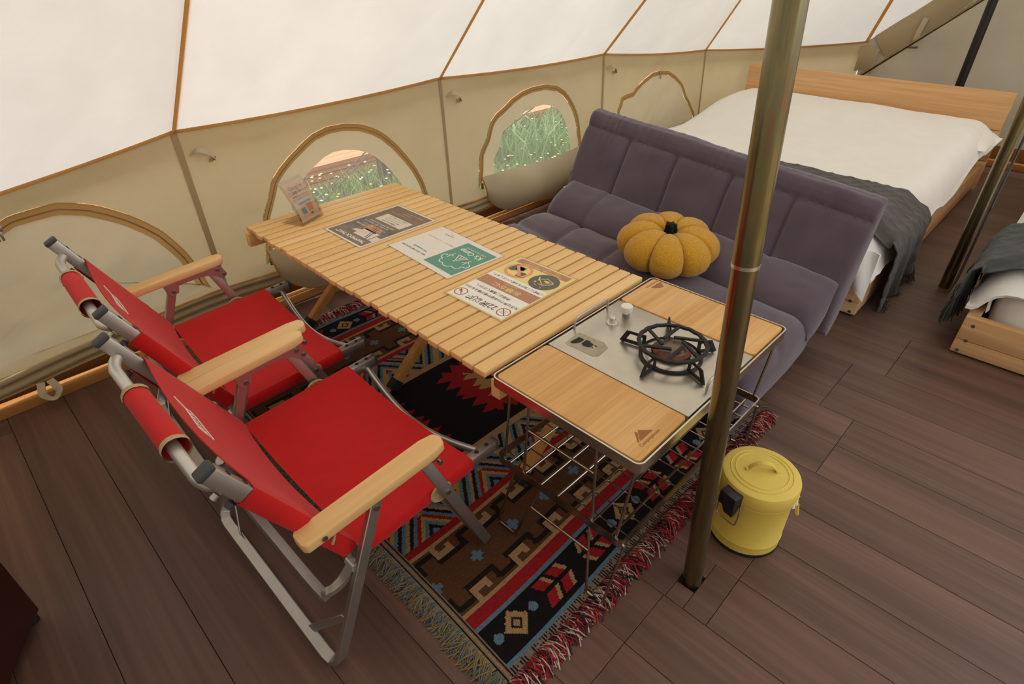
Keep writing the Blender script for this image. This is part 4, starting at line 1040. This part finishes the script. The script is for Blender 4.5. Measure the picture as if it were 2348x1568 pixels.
# ------------------------------------------------------------------ stove rack
SZ = 0.425; SX0, SX1, SY0, SY1 = 0.664, 1.280, 0.341, 0.715
rack = empty('camp_stove_rack', (0.97, 0.53, 0), 'low steel wire rack holding the gas stove, at the end of the table', 'rack')
def rrect(x0, x1, y0, y1, r, n=5):
    out = []
    for cx, cy, a0 in ((x1 - r, y1 - r, 0), (x0 + r, y1 - r, 90), (x0 + r, y0 + r, 180), (x1 - r, y0 + r, 270)):
        for k in range(n + 1): a = math.radians(a0 + 90 * k / n); out.append((cx + r * math.cos(a), cy + r * math.sin(a)))
    return out
MB().bar([(x, y, SZ - 0.011) for x, y in rrect(SX0, SX1, SY0, SY1, 0.014)], 0.0035, 0.024, closed=True).build('top_frame', 'steel_rim', rack, smooth=30)
lip = MB()
lip.bar([(SX0 + .004, SY0 + .009, SZ - .020), (SX1 - .004, SY0 + .009, SZ - .020)], 0.014, 0.002); lip.bar([(SX0 + .004, SY1 - .009, SZ - .020), (SX1 - .004, SY1 - .009, SZ - .020)], 0.014, 0.002)
lip.bar([(SX0 + .009, SY0 + .004, SZ - .020), (SX0 + .009, SY1 - .004, SZ - .020)], 0.014, 0.002); lip.bar([(SX1 - .009, SY0 + .004, SZ - .020), (SX1 - .009, SY1 - .004, SZ - .020)], 0.014, 0.002)
lip.build('frame_lip', 'steel_brush', rack)
BZ = 0.190; BX0, BX1, BY0, BY1 = 0.666, 1.284, 0.355, 0.706
MB().bar([(x, y, BZ) for x, y in rrect(BX0, BX1, BY0, BY1, 0.012)], 0.0035, 0.020, closed=True).build('basket_rim', 'steel_wire', rack, smooth=30)
for k in range(7):
    y = lerp(BY0 + .03, BY1 - .03, k / 6)
    MB().tube([(BX0 + .002, y, BZ - .004), (BX1 - .002, y, BZ - .004)], 0.0030, 6).build('basket_bar', 'steel_wire', rack, smooth=60)
for k in range(13):
    x = lerp(BX0 + .035, BX1 - .035, k / 12)
    MB().tube([(x, BY0 + .002, BZ - .009), (x, BY1 - .002, BZ - .009)], 0.0020, 6).build('basket_wire', 'steel_wire', rack, smooth=60)
for xa, sx in ((SX0, 1), (SX1, -1)):
    for y, q in ((SY1 - .045, .014), (SY1 - .100, .010), (SY0 + .100, -.010), (SY0 + .012, .018)):
        MB().tube([(xa + sx * .010, y, SZ - .02), (xa + sx * .006, y + q, BZ + .002)], 0.0032, 8).build('upright', 'steel_wire', rack, smooth=60)
    MB().tube([(xa + sx * .010, SY1 - .098, SZ - .10), (xa + sx * .010, SY0 + .098, SZ - .10)], 0.0030, 8).build('cross_wire', 'steel_wire', rack, smooth=60)
    for y0, y1, yt0, yt1 in ((.677, .620, .655, .575), (.406, .362, .440, .352)):
        xb = xa - sx * .026 if sx > 0 else xa + .02
        pts = [(xa + sx * .010, yt0, BZ - .008), (xb, y0, .016), (xb, y0 - .004, .0095), (xb, y1 + .004, .0095), (xb, y1, .016), (xa + sx * .010, yt1, BZ - .008)]
        MB().tube(pts, 0.0032, 8).build('leg', 'steel_wire', rack, smooth=60)
    MB().tube([(xa + sx * -.006, .590, .115), (xa + sx * -.006, .425, .115)], 0.0030, 8).build('leg_stay', 'steel_wire', rack, smooth=60)
# bamboo boards
def board(x0, x1, label, flip):
    b_ = empty('bamboo_board', ((x0 + x1) / 2, 0.53, SZ - .018), label, 'board', 'bamboo boards on the stove rack')
    MB().prism(rrect(x0, x1, SY0 + .007, SY1 - .007, 0.010), SZ - 0.0185, SZ + 0.001).build('panel', 'bamboo', b_, bevel=0.0012)
    z = SZ + 0.0016
    if not flip: cx, cy, rt_ = x0 + .060, SY0 + .034, math.pi
    else: cx, cy, rt_ = x1 - .045, SY1 - .030, 0
    cx, cy = (0.735, 0.372) if not flip else (1.245, 0.688)
    M = Matrix.Translation((cx, cy, z)) @ Matrix.Rotation(math.radians(0 if not flip else 180), 4, 'Z')
    lg = MB().add([(-.020, .004, 0), (.022, .004, 0), (.002, .024, 0)], [(0, 1, 2)], M)
    lg.add([(-.026, .004, 0), (-.023, .004, 0), (-.006, .026, 0), (-.004, .020, 0)], [(0, 1, 3, 2)], M); lg.build('brand_mark', 'burn_brown', b_)
    text('Campingmoon', 0, 0, .0105, 'burn_brown', b_, 0, M=M @ Matrix.Translation((0, -.004, 0)), name='brand_lettering')
    return b_
board(SX0 + .006, 0.834, 'bamboo board on the chair side of the gas stove', False)
board(1.119, SX1 - .006, 'bamboo board on the sofa side of the gas stove', True)
# gas stove
stove = empty('gas_stove', (0.977, 0.53, SZ - .02), 'drop-in stainless gas burner between the two bamboo boards', 'stove')
MB().box2((0.838, SY0 + .006, SZ - .020), (1.115, SY1 - .006, SZ)).build('top_plate', 'steel_brush', stove, bevel=0.002)
for y0 in (SY1 - .012, SY0 + .018):
    xs = (0.926, 1.056); zt = SZ + .030
    h = bez([(xs[0], y0, SZ), (xs[0], y0, SZ + .018), (xs[0] + .008, y0, zt), (xs[0] + .03, y0, zt + .001), (xs[1] - .03, y0, zt + .001), (xs[1] - .008, y0, zt), (xs[1], y0, SZ + .018), (xs[1], y0, SZ)], 4)
    MB().tube(h, 0.0030, 8, up=(0, 1, 0)).build('handle', 'alu', stove, smooth=60)
def T(x, y, z): return Matrix.Translation((x, y, z))
kp = at(1437, 706, SZ + .022)
MB().lathe([(0.006, 0), (0.006, .014), (0.0145, .014), (0.015, .016), (0.015, .027), (0.0135, .029), (0.001, .029)], 24, T(kp.x, kp.y, SZ)).build('gas_knob', 'paper_white', stove, smooth=35)
MB().lathe([(0.009, 0), (0.009, .005)], 16, T(kp.x, kp.y, SZ)).build('knob_collar', 'rivet', stove, smooth=35)
kq = at(1404, 738, SZ + .003)
MB().lathe([(0.0150, 0), (0.0150, .003), (0.0120, .004), (0.0075, .004), (0.0075, .016), (0.006, .0175), (0.001, .0175)], 8, T(kq.x, kq.y, SZ)).build('igniter_button', 'alu_light', stove)
# worn sticker
cs = at(1345, 792, SZ); pl = [at(u, v, SZ + .0004) for u, v in zpx(1280, 740, 15.68, [(250, 720), (620, 430), (760, 345), (1100, 480), (1650, 710), (1790, 900), (1450, 1200), (1200, 1200), (700, 950), (330, 790)])]
MB().add([tuple(p) for p in pl], [tuple(range(len(pl)))]).build('sticker', 'sticker_grey', stove)
for L in ([(430, 690), (540, 610), (640, 570), (740, 505), (950, 600), (790, 700), (650, 730), (480, 735)], [(830, 740), (1010, 615), (1140, 655), (1180, 720), (1280, 780), (1180, 870), (1060, 870), (900, 830)], [(1290, 830), (1330, 800), (1400, 850), (1390, 870)], [(1190, 890), (1250, 865), (1235, 930)]):
    pl = [at(u, v, SZ + .0008) for u, v in zpx(1280, 740, 15.68, L)]
    MB().add([tuple(p) for p in pl], [tuple(range(len(pl)))]).build('sticker_print', 'iron_black', stove)
BC = Vector((0.988, 0.480, SZ))
MB().lathe([(0.062, 0), (0.064, .002), (0.060, .006), (0.046, .008), (0.030, .010), (0.028, .010)], 40, T(*BC)).build('drip_tray', 'steel_brush', stove, smooth=40)
MB().lathe([(0.068, 0), (0.070, .004), (0.066, .008), (0.063, .006), (0.063, 0)], 40, T(*BC), capb=False, capt=False).build('tray_rim', 'iron_black', stove, smooth=40)
MB().lathe([(0.030, .006), (0.040, .010), (0.042, .018), (0.036, .024)], 32, T(*BC), capb=True, capt=True).build('burner_body', 'burner_copper', stove, smooth=30)
MB().lathe([(0.036, .023), (0.034, .027), (0.022, .029), (0.001, .030)], 32, T(*BC)).build('burner_cap', 'burner_metal', stove, smooth=40)
hl = MB()
for r_ in range(2):
    for k in range(40):
        a = 2 * math.pi * (k + .5 * r_) / 40; z = BC.z + .0125 + .004 * r_; hl.box((BC.x + .0415 * math.cos(a), BC.y + .0415 * math.sin(a), z), (.003, .003, .0022))
hl.build('flame_ports', 'iron_black', stove)
RZ = SZ + 0.036
rg = MB(); nr = 60; outp = []
for k in range(nr):
    a = 2 * math.pi * k / nr; outp.append((BC.x + (0.0725 + 0.0012 * math.cos(18 * a)) * math.cos(a), BC.y + (0.0725 + 0.0012 * math.cos(18 * a)) * math.sin(a), RZ))
rg.bar(outp, 0.0085, 0.0060, closed=True)
for k in range(6):
    a = 2 * math.pi * k / 6 + 0.35; b_ = a + 1.15
    rg.bar([BC + Vector((0.071 * math.cos(a), 0.071 * math.sin(a), RZ - SZ - .0005)), BC + Vector((0.024 * math.cos(b_), 0.024 * math.sin(b_), RZ - SZ - .0005))], 0.0075, 0.0050)
rg.build('pan_support_ring', 'iron_black', stove, bevel=0.0006, seg=1)
for k, (u, v) in enumerate([(1425, 780), (1470, 865), (1612, 882), (1637, 805), (1530, 745)]):
    q = at(u, v, SZ + .002); d = Vector((q.x - BC.x, q.y - BC.y, 0)).normalized(); r0, r1 = 0.064, max(.100, min(.125, math.hypot(q.x - BC.x, q.y - BC.y)))
    def L(r, z): return BC + d * r + Vector((0, 0, z))
    lgm = MB()
    lgm.bar([L(r0, .030), L(r1 - .014, .030)], 0.0035, 0.0065); lgm.bar([L(r0 - .004, .006), L(r1 - .004, .006)], 0.0035, 0.0085); lgm.bar([L(r1 - .015, .031), L(r1, .0015)], 0.0035, 0.011); lgm.bar([L(r0, .004), L(r0, .034)], 0.0035, 0.008, up=tuple(d))
    lgm.build('pan_support_leg', 'iron_black', stove, bevel=0.0005, seg=1)
# ------------------------------------------------------------------ floor sofa
SKEW = 0.11
sofa = empty('floor_sofa', (1.80, 1.0, 0), 'low purple-grey padded sofa between the table and the bed', 'sofa')
def cushion(prof, y0, y1, seams, depth, name, rnd=0.05, n=110, zs=0.0, topseam=None, width=0.010, gather=0.0, parent=sofa, mat='sofa_fabric', seed=0.0, axis=None, fade=None):
    P = bez([Vector((x, 0, z)) for x, z in prof] + [Vector((prof[0][0], 0, prof[0][1]))], 6)[:-1]; K = len(P); c = sum(P, Vector()) / K
    Nn = []
    for k in range(K):
        t = (P[(k + 1) % K] - P[k - 1]).normalized(); q = Vector((t.z, 0, -t.x))
        if q.dot(P[k] - c) < 0: q = -q
        Nn.append(q)
    def fn(s, t):
        # cosine spacing keeps the rounded ends smooth
        u = 0.5 - 0.5 * math.cos(math.pi * s) if False else s
        y = lerp(y0, y1, u); k = int(round(t * K)) % K
        e = min(y - y0, y1 - y); sc = 1.0
        if e < rnd: sc = 1 - (1 - math.sqrt(max(0, 1 - (1 - e / rnd) ** 2))) * min(1.0, rnd / 0.05) * 0.55
        p = c + (P[k] - c) * sc
        if axis is not None:
            q = P[k] - c; al = axis * q.dot(axis); p = c + al * (1 - (1 - sc) * 0.08) + (q - al) * sc
        d = 0.0; fd = 1.0 if fade is None else 1 - sm((P[k].z - fade[0]) / (fade[1] - fade[0])) * (1.0)
        for ys in seams:
            q = (y - ys) / width; d -= fd * depth * math.exp(-q * q)
            d -= fd * 0.30 * depth * math.exp(-(q / 3.2) ** 2)
        if topseam is not None:
            for xs, zs_, wd, dp in topseam:
                r2 = ((P[k].x - xs) ** 2 + (P[k].z - zs_) ** 2) / wd ** 2; d -= dp * math.exp(-r2)
                if gather: d += gather * math.exp(-r2 / 18) * (1 - math.exp(-r2)) * math.sin(y * 150 + 9 * fbm(y * 5, 1, seed)) * max(0, 0.5 + fbm(y * 9, 4, seed))
        d += 0.006 * fbm(y * 4 + seed, p.x * 5, p.z * 5)
        p = p + Nn[k] * d
        return (p.x + SKEW * (y - 1.0), y, p.z + zs * (y - 1.0))
    m = MB(); m.grid(fn, n, K, cv=True)
    b0 = 0; m.f.append(tuple(range(K))); m.f.append(tuple(n * K + q for q in reversed(range(K))))
    return m.build(name, mat, parent, smooth=60)
ys = [0.40 + 1.235 * k / 5 for k in range(1, 5)]
cushion([(1.405, .05), (1.385, .12), (1.41, .185), (1.50, .222), (1.62, .216), (1.72, .222), (1.80, .205), (1.86, .16), (1.86, .06), (1.80, .010), (1.60, .006), (1.45, .010)], 0.405, 1.64, ys, 0.012, 'seat_cushion', 0.055, axis=Vector((1, 0, 0)), topseam=[(1.61, .219, .012, .018), (1.392, .11, .008, .008)], width=0.012, seed=1)
cushion([(1.795, .165), (1.792, .215), (1.835, .262), (1.905, .290), (1.985, .292), (2.02, .20), (1.95, .11), (1.85, .11)], 0.400, 1.62, ys, 0.004, 'lumbar_roll', 0.05, axis=Vector((0.8, 0, 0.6)), zs=0.02, topseam=[(1.84, .288, .010, .004)], seed=3)
cushion([(1.935, .15), (1.955, .24), (1.998, .335), (2.045, .425), (2.090, .500), (2.105, .528), (2.130, .548), (2.170, .545), (2.185, .515), (2.165, .42), (2.115, .29), (2.065, .15), (2.00, .10)], 0.385, 1.645, ys, 0.013, 'backrest', 0.03, zs=0.055, topseam=[(2.082, .490, .010, .010), (2.135, .553, .012, .003)], width=0.009, gather=0.0016, n=240, seed=5, axis=Vector((0.45, 0, 0.893)), fade=(0.475, 0.50))

# ------------------------------------------------------------------ pumpkin cushion
pc = Vector((1.745, 0.935, 0.300)); pk = empty('pumpkin_cushion', (pc.x, pc.y, .22), 'mustard yellow pumpkin-shaped bouclé cushion on the sofa', 'cushion')
MP = Matrix.Translation(pc) @ Matrix.Rotation(math.radians(6), 4, Vector((0.70, -0.71, 0))) @ Matrix.Rotation(math.radians(8), 4, 'Z')
def pump(s, t):
    th = 2 * math.pi * s; ph = math.pi * t; lob = abs(math.sin(4 * th)) ** 0.50
    r = (0.020 + 0.160 * math.sin(ph) ** 0.72) * (1 - 0.19 * (1 - lob) * math.sin(ph) ** 0.4)
    z = 0.077 * math.cos(ph) * (0.86 + 0.14 * lob) - 0.030 * (math.exp(-(r / 0.045) ** 2) if t < .5 else -math.exp(-(r / 0.045) ** 2))
    q = 1 + 0.010 * fbm(math.cos(th) * r * 60, math.sin(th) * r * 60, z * 60, 2)
    return (r * math.cos(th) * q, r * math.sin(th) * q, z * q)
MB().grid(pump, 160, 48, cu=True, M=MP).build('pumpkin_body', 'pumpkin_boucle', pk, smooth=80)
def stem(s, t):
    th = 2 * math.pi * s; r = (0.020 - 0.004 * t) * (1 + 0.30 * math.cos(5 * th)) * (1 if t < .99 else 0.05); r *= 1 + .12 * noise.noise(Vector((math.cos(th) * 3, math.sin(th) * 3, t * 4)))
    return (r * math.cos(th), r * math.sin(th), 0.044 + 0.040 * min(1, t * 1.05))
MB().grid(stem, 30, 8, cu=True, M=MP).build('pumpkin_stem', 'pumpkin_stem', pk, smooth=60)

# ------------------------------------------------------------------ beds
def make_bed(x0, x1, y0, y1, side, lab, n_seed, blanket, headboard=True):
    """bed along X with its foot at x0; side = -1 when the aisle lies towards -Y, +1 towards +Y"""
    hb = 0.145; yo = y0 if side < 0 else y1                 # aisle edge
    fr = empty('bed_frame', ((x0 + x1) / 2, (y0 + y1) / 2, 0), lab['frame'], 'bed frame', 'timber bed frames')
    th = 0.036
    for ya in (y0, y1 - th):
        MB().box2((x0 + .036, ya, 0.010), (x1, ya + th, hb)).build('side_rail', 'pine_x', fr, bevel=0.002)
    MB().box2((x0, y0, 0.008), (x0 + .034, y1, 0.058)).build('foot_board', 'pine_y', fr, bevel=0.002)
    MB().box2((x0, y0, 0.060), (x0 + .034, y1, hb)).build('foot_board', 'pine_y', fr, bevel=0.002)
    for k, (yy, zz) in enumerate([(.030, .118), (.030, .060), (.020, .018)]):
        y = yo + (yy if side < 0 else -yy)
        MB().lathe([(.006, 0), (.006, .0015)], 10, Matrix.Translation((x0 - .0012, y, zz)) @ Matrix.Rotation(math.pi / 2, 4, 'Y')).build('screw', 'rivet', fr)
    for k in range(6):
        x = lerp(x0 + .12, x1 - .12, k / 5); MB().box2((x - .04, y0 + th, .030), (x + .04, y1 - th, .048)).build('bed_slat', 'pine_y', fr)
    for x in (x0 + .06, x1 - .06):
        for y in (y0 + .06, y1 - .06): MB().box2((x - .02, y - .02, 0), (x + .02, y + .02, .03)).build('foot', 'rubber_black', fr)
    if headboard:
        for z0, z1 in ((.02, .175), (.178, .340), (.343, .530)):
            MB().box2((x1, y0 - .018, z0), (x1 + .034, y1 + .018, z1)).build('headboard_plank', 'pine_y', fr, bevel=0.002)
    # mattress
    mt = empty('mattress', ((x0 + x1) / 2, (y0 + y1) / 2, .05), lab['mattress'], 'mattress', 'mattresses')
    def slab(xa, xb, ya, yb, z0, z1, r, wr, seed, nu=70, nv=50):
        def fn(s, t):
            # superellipsoid-like closed shell: t goes round top then bottom
            a = 2 * math.pi * s; up = t * math.pi
            def sp(c, e): return math.copysign(abs(c) ** e, c)
            rr = sp(math.sin(up), r); x = (xa + xb) / 2 + (xb - xa) / 2 * sp(math.cos(a), r) * rr; y = (ya + yb) / 2 + (yb - ya) / 2 * sp(math.sin(a), r) * rr
            z = (z0 + z1) / 2 + (z1 - z0) / 2 * sp(math.cos(up), 0.35)
            z += wr * fbm(x * 4 + seed, y * 4, 1.3) * (1 if up < math.pi / 2 else 0)
            return (x, y, z)
        return MB().grid(fn, nu * 2, nv, cu=True)
    m = slab(x0 + .05, x1 - .01, y0 + .045, y1 - .045, .055, .270, 0.12, .0, 1)
    m.build('mattress_body', 'sheet_white', mt, smooth=60)
    # gathered bottom sheet round the aisle edge
    def sheet_(s, t):
        x = lerp(x0 + .06, x1 - .02, s); g = math.sin(x * 95 + 3 * math.sin(x * 17)) * .0028 * (1 - t * .6)
        y = yo - side * (.044 - .006 * math.sin(t * math.pi)) + side * g
        return (x, y, lerp(.150, .262, t))
    MB().sheet(sheet_, 220, 8, .002).build('fitted_sheet', 'sheet_white', mt, smooth=70)
    # duvet
    dv = empty('duvet', ((x0 + x1) / 2, (y0 + y1) / 2, .27), lab['duvet'], 'duvet', 'white duvets')
    xa, xb, ya, yb = x0 + (.012 if side < 0 else .060), x1 - .02, y0 - .015, y1 + .015
    def topz(x, y):
        u = (x - xa) / (xb - xa); e = min(y - ya, yb - y)
        z = .325 + .075 * sm((u - .45) / .4) - .010 * sm((u - .93) / .07)
        z += .014 * fbm(x * 1.7 + n_seed, y * 1.7, 2) + .005 * math.sin((x + .6 * y) * 9 + 3 * fbm(x, y, n_seed)) * max(0, fbm(x * 1.5, y * 1.5, n_seed + 4))
        return z
    def duv(s, t):
        x = lerp(xa, xb, s); y = lerp(ya, yb, t)
        es, et = min(s, 1 - s) * (xb - xa), min(t, 1 - t) * (yb - ya)
        side_drop = (1 - sm(et / .13)) ** 1.5; foot_drop = (1 - sm(s * (xb - xa) / .10)) ** 1.5; head = (1 - sm((1 - s) * (xb - xa) / .09)) ** 1.6
        aisle = (t < .5) == (side < 0)
        cor = math.exp(-((s - .96) / .05) ** 2) * side_drop
        z = topz(x, y) - side_drop * (.140 + .030 * fbm(x * 3, 2, n_seed) + .020 * math.sin(x * 8)) * (1 - .55 * cor) - foot_drop * (.130 if side < 0 else .085) - head * .07 * (1 - side_drop)
        y += (1 if t > .5 else -1) * (.025 * math.sin(math.pi * min(1, et / .13)) + .035 * cor)
        x += -.02 * math.sin(math.pi * min(1, s * (xb - xa) / .1)) - .03 * foot_drop
        return (x, y, max(z, .165))
    MB().sheet(duv, 110, 84, .012).build('duvet_cover', 'linen_white', dv, smooth=70)
    # hanging duvet corner at the foot of the bed, aisle side
    def corner(s, t):
        y = yo + (-side) * lerp(-.012, .20, s); z = lerp(.270, .085 + .05 * abs(math.sin(s * 5)) + .02 * s, t); x = x0 - .012 - .022 * math.sin(t * 2.2) + .010 * math.sin(s * 14 + t * 3)
        return (x, y, z)
    if side < 0: MB().sheet(corner, 24, 12, .006).build('duvet_corner', 'linen_white', dv, smooth=70)
    # pillow that bulges out by the headboard
    pw = empty('pillow', (x1 - .22, yo, .28), lab['pillow'], 'pillow', 'white pillows')
    def pil(s, t):
        a, b_ = 2 * s - 1, 2 * t - 1; q = 1
        return None
    def pillow(cx, cy, hx, hy, hz, cz):
        m = MB()
        for sg in (1, -1):
            def fn(s, t, sg=sg):
                a, b_ = 2 * s - 1, 2 * t - 1; pin = 1 - .10 * (a * a) * (1 - b_ * b_) - 0; piny = 1 - .10 * (b_ * b_) * (1 - a * a)
                h = hz * ((1 - a ** 4) * (1 - b_ ** 4)) ** .5
                return (cx + hx * a * piny, cy + hy * b_ * pin, cz + sg * h + .006 * fbm(a * 3, b_ * 3, n_seed) * (1 - a * a) * (1 - b_ * b_))
            m.grid(fn, 28, 28)
        return m
    pillow(x1 - .215, yo - side * .315, .195, .345, .055, .320).build('pillow_cover', 'linen_white', pw, smooth=70)
    # throw across the foot end
    tw = empty('throw_blanket', (x0 + .3, yo, 0), lab['throw'], 'blanket', 'dark fringed throws')
    bx0, bx1 = x0 + .055, x0 + .52; yoff = y1 if side < 0 else y0
    def drape(s, t):
        # s: 0 at the aisle hem .. 1 at the far side
        Lh = .300 if side < 0 else .150; Lw = abs(yoff - yo) + .02; Lf = .16; d = s * (Lh + Lw + Lf)
        xx = lerp(bx0, bx1, t)
        Lt = Lh * (1.18 - .34 * t) if side < 0 else Lh
        if d < Lh:
            k = d / Lh; dn = (Lh - d) / Lh * Lt; ze = topz(xx, yb if side > 0 else ya) - .019
            y = yo + side * (.020 + .026 * math.sin(min(1, dn / .07) * math.pi / 2) + (.010 * math.sin(t * 17) + .006 * math.sin(t * 31 + 1)) * (1 - k))
            z = ze - max(0, dn - .012 * min(1, dn / .05)); xx += (1 - k) * (.05 - .03 * t) if side < 0 else 0
        elif d < Lh + Lw:
            k = (d - Lh) / Lw; y = yo - side * (k * abs(yoff - yo) - .020 * (1 - k)); e = min(k, 1 - k) * Lw
            z = topz(xx, min(max(y, ya), yb)) + .014 - .045 * (1 - sm(e / .10)) + .012
            z -= .028 * (1 - sm((xx - bx0) / .08))
        else:
            k = (d - Lh - Lw) / Lf; y = yoff - side * (.035 * math.sin(min(1, k * 2) * math.pi / 2)); z = topz(xx, yb if side < 0 else ya) - .05 - k * Lf
        u, v = d / .075, (xx - bx0) / .075
        rp_ = max(math.exp(-((((u + v * .8 + .35 * math.sin(v * 1.3)) % 1) - .5) / .13) ** 2), math.exp(-((((u * .55 - v + .3 * math.sin(u * .9)) % 1) - .5) / .13) ** 2))
        hgt = .0035 * rp_
        if d < Lh: y += side * hgt
        else: z += hgt
        return (xx, y, z)
    MB().sheet(drape, 260, 56, .004).build('throw_cloth', blanket, tw, smooth=70)
    g = np.random.default_rng(n_seed + 3); fr_ = MB()
    for k in range(420):
        t = g.random(); p = Vector(drape(0.002, t)); L = g.uniform(.075, .115); q = Vector((g.normal(.002, .010), side * g.normal(.004, .008), 0))
        e = p + q + Vector((0, 0, -L)); e.z = max(e.z, .003 + g.uniform(0, .006))
        fr_.tube([p, p.lerp(e, .5) + Vector((g.normal(0, .004), side * abs(g.normal(0, .004)), 0)), e], .0019, 3, cap=False)
    tag(fr_.build('throw_fringe', blanket, tw), kind='stuff')
    return fr
make_bed(2.255, 4.150, 0.385, 1.812, -1, dict(frame='pine bed frame with a plank headboard, behind the sofa', mattress='white-sheeted mattress on the bed behind the sofa', duvet='white duvet spread over the bed behind the sofa',
     pillow='white pillow sticking out by the headboard behind the pole', throw='charcoal knitted throw draped over the bed behind the sofa'), 3, 'throw_grey')
make_bed(2.243, 4.150, -1.330, 0.068, 1, dict(frame='pine bed frame at the right edge of the picture', mattress='white-sheeted mattress on the bed at the right edge', duvet='white duvet on the bed at the right edge',
     pillow='white pillow on the bed at the right edge', throw='slate fringed throw on the bed at the right edge'), 8, 'throw_slate')

# ------------------------------------------------------------------ yellow bin
bc = Vector((1.040, 0.238, 0)); bn = empty('waste_bin', bc, 'small yellow lidded metal bin beside the tent pole', 'bin')
TB = Matrix.Translation(bc)
MB().lathe([(.0815, .0), (.0830, .002), (.0830, .009), (.0800, .010)], 48, TB).build('base_ring', 'rubber_black', bn, smooth=40)
MB().lathe([(.0815, .006), (.0815, .030), (.0825, .0325), (.0812, .035), (.0800, .150), (.0812, .1525), (.0800, .155), (.0800, .176)], 56, TB).build('bin_body', 'bin_yellow', bn, smooth=35)
MB().lathe([(.0848, .160), (.0858, .162), (.0858, .190), (.0835, .1965), (.0790, .1985), (.0680, .1995), (.0670, .2015), (.0655, .2000), (.0580, .2010), (.0570, .2028), (.0555, .2012), (.0300, .2035), (.0010, .2042)], 64, TB).build('bin_lid', 'bin_yellow', bn, smooth=35)
hd = Vector((0.10, -0.19, 0)).normalized(); hd = Vector((0.055, -0.075, 0)).normalized()
hp = [bc + hd * r + Vector((0, 0, z)) for r, z in ((-.036, .2045), (-.030, .205), (-.026, .213), (-.014, .223), (0, .226), (.014, .223), (.026, .213), (.030, .205), (.036, .2045))]
MB().bar(bez(hp, 4), .012, .0022, up=(0, 0, 1)).build('lid_handle', 'bin_yellow', bn, smooth=60)
for sg in (-1, 1): MB().lathe([(.004, 0), (.004, .0016), (.001, .0022)], 12, Matrix.Translation(bc + hd * sg * .0335 + Vector((0, 0, .2055)))).build('handle_rivet', 'bin_yellow', bn, smooth=40)
ld = at(1700, 1130, .165) - bc; ld.z = 0; ld.normalize(); ls = Vector((-ld.y, ld.x, 0))
ML = Matrix(((ls.x, ld.x, 0, bc.x), (ls.y, ld.y, 0, bc.y), (0, 0, 1, 0), (0, 0, 0, 1)))
MB().box2((-.021, .082, .152), (.021, .110, .190), ML).build('lid_latch', 'black_plastic', bn, bevel=.003)
lt = MB(); lt.add([(-.019, .080, .156), (.019, .080, .156), (.019, .102, .156), (-.019, .102, .156), (-.011, .080, .112), (.011, .080, .112), (.011, .090, .112), (-.011, .090, .112)], [(0, 1, 2, 3), (7, 6, 5, 4), (0, 4, 5, 1), (1, 5, 6, 2), (2, 6, 7, 3), (3, 7, 4, 0)], ML); lt.build('latch_tongue', 'black_plastic', bn, bevel=.0015)
MB().tube([ML @ Vector(p) for p in bez([(-.022, .085, .160), (-.026, .090, .140), (-.026, .093, .112), (-.019, .094, .102), (.019, .094, .102), (.026, .093, .112), (.026, .090, .140), (.022, .085, .160)], 4)], .0017, 8).build('latch_bail', 'steel_rim', bn, smooth=60)
sd2 = Vector((0.40, -0.916, 0)); s2 = Vector((-sd2.y, sd2.x, 0))
sb = bc + sd2 * .082
MB().bar([sb + s2 * -.016 + Vector((0, 0, .145)), sb + s2 * .016 + Vector((0, 0, .145)) ], .012, .016).build('handle_mount', 'bin_yellow', bn, bevel=.002)
MB().tube(bez([sb + s2 * -.016 + sd2 * .006 + Vector((0, 0, .145)), sb + s2 * -.018 + sd2 * .012 + Vector((0, 0, .115)), sb + sd2 * .013 + Vector((0, 0, .105)), sb + s2 * .018 + sd2 * .012 + Vector((0, 0, .115)), sb + s2 * .016 + sd2 * .006 + Vector((0, 0, .145))], 5), .003, 8).build('side_handle', 'bin_yellow', bn, smooth=60)
def liner(s, t):
    a = lerp(-1.75, -.25, s); r = .0862 + .003 * math.sin(s * 40) * t; return (bc.x + r * math.cos(a), bc.y + r * math.sin(a), .166 - .013 * t * (.6 + .5 * math.sin(s * 9) ** 2))
MB().sheet(liner, 40, 4, .001).build('bin_liner', 'bag_white', bn, smooth=70)

# ------------------------------------------------------------------ dark cabinet at the left edge
cc0 = Vector((-.205, 1.212, 0)); d1 = Vector((-.49, -.872, 0)); d2 = Vector((-.872, .49, 0))
cab = empty('maroon_cabinet', cc0 + d1 * .2 + d2 * .2, 'dark maroon cabinet on small feet at the lower left edge', 'cabinet')
MC = Matrix(((d1.x, d2.x, 0, cc0.x), (d1.y, d2.y, 0, cc0.y), (0, 0, 1, 0), (0, 0, 0, 1)))
MB().box2((0, .004, .018), (.42, .38, .66), MC).build('body', 'cabinet_maroon', cab, bevel=.003)
MB().box2((.012, -.002, .030), (.408, .004, .648), MC).build('door_panel', 'cabinet_maroon', cab, bevel=.001)
MB().box2((-.004, -.006, .660), (.424, .384, .682), MC).build('top', 'cabinet_maroon', cab, bevel=.003)
for a, b_ in ((.014, .018), (.40, .018), (.014, .36), (.40, .36)):
    MB().lathe([(.012, 0), (.012, .012), (.008, .019)], 14, MC @ Matrix.Translation((a, b_, 0))).build('foot', 'rubber_black', cab, smooth=40)
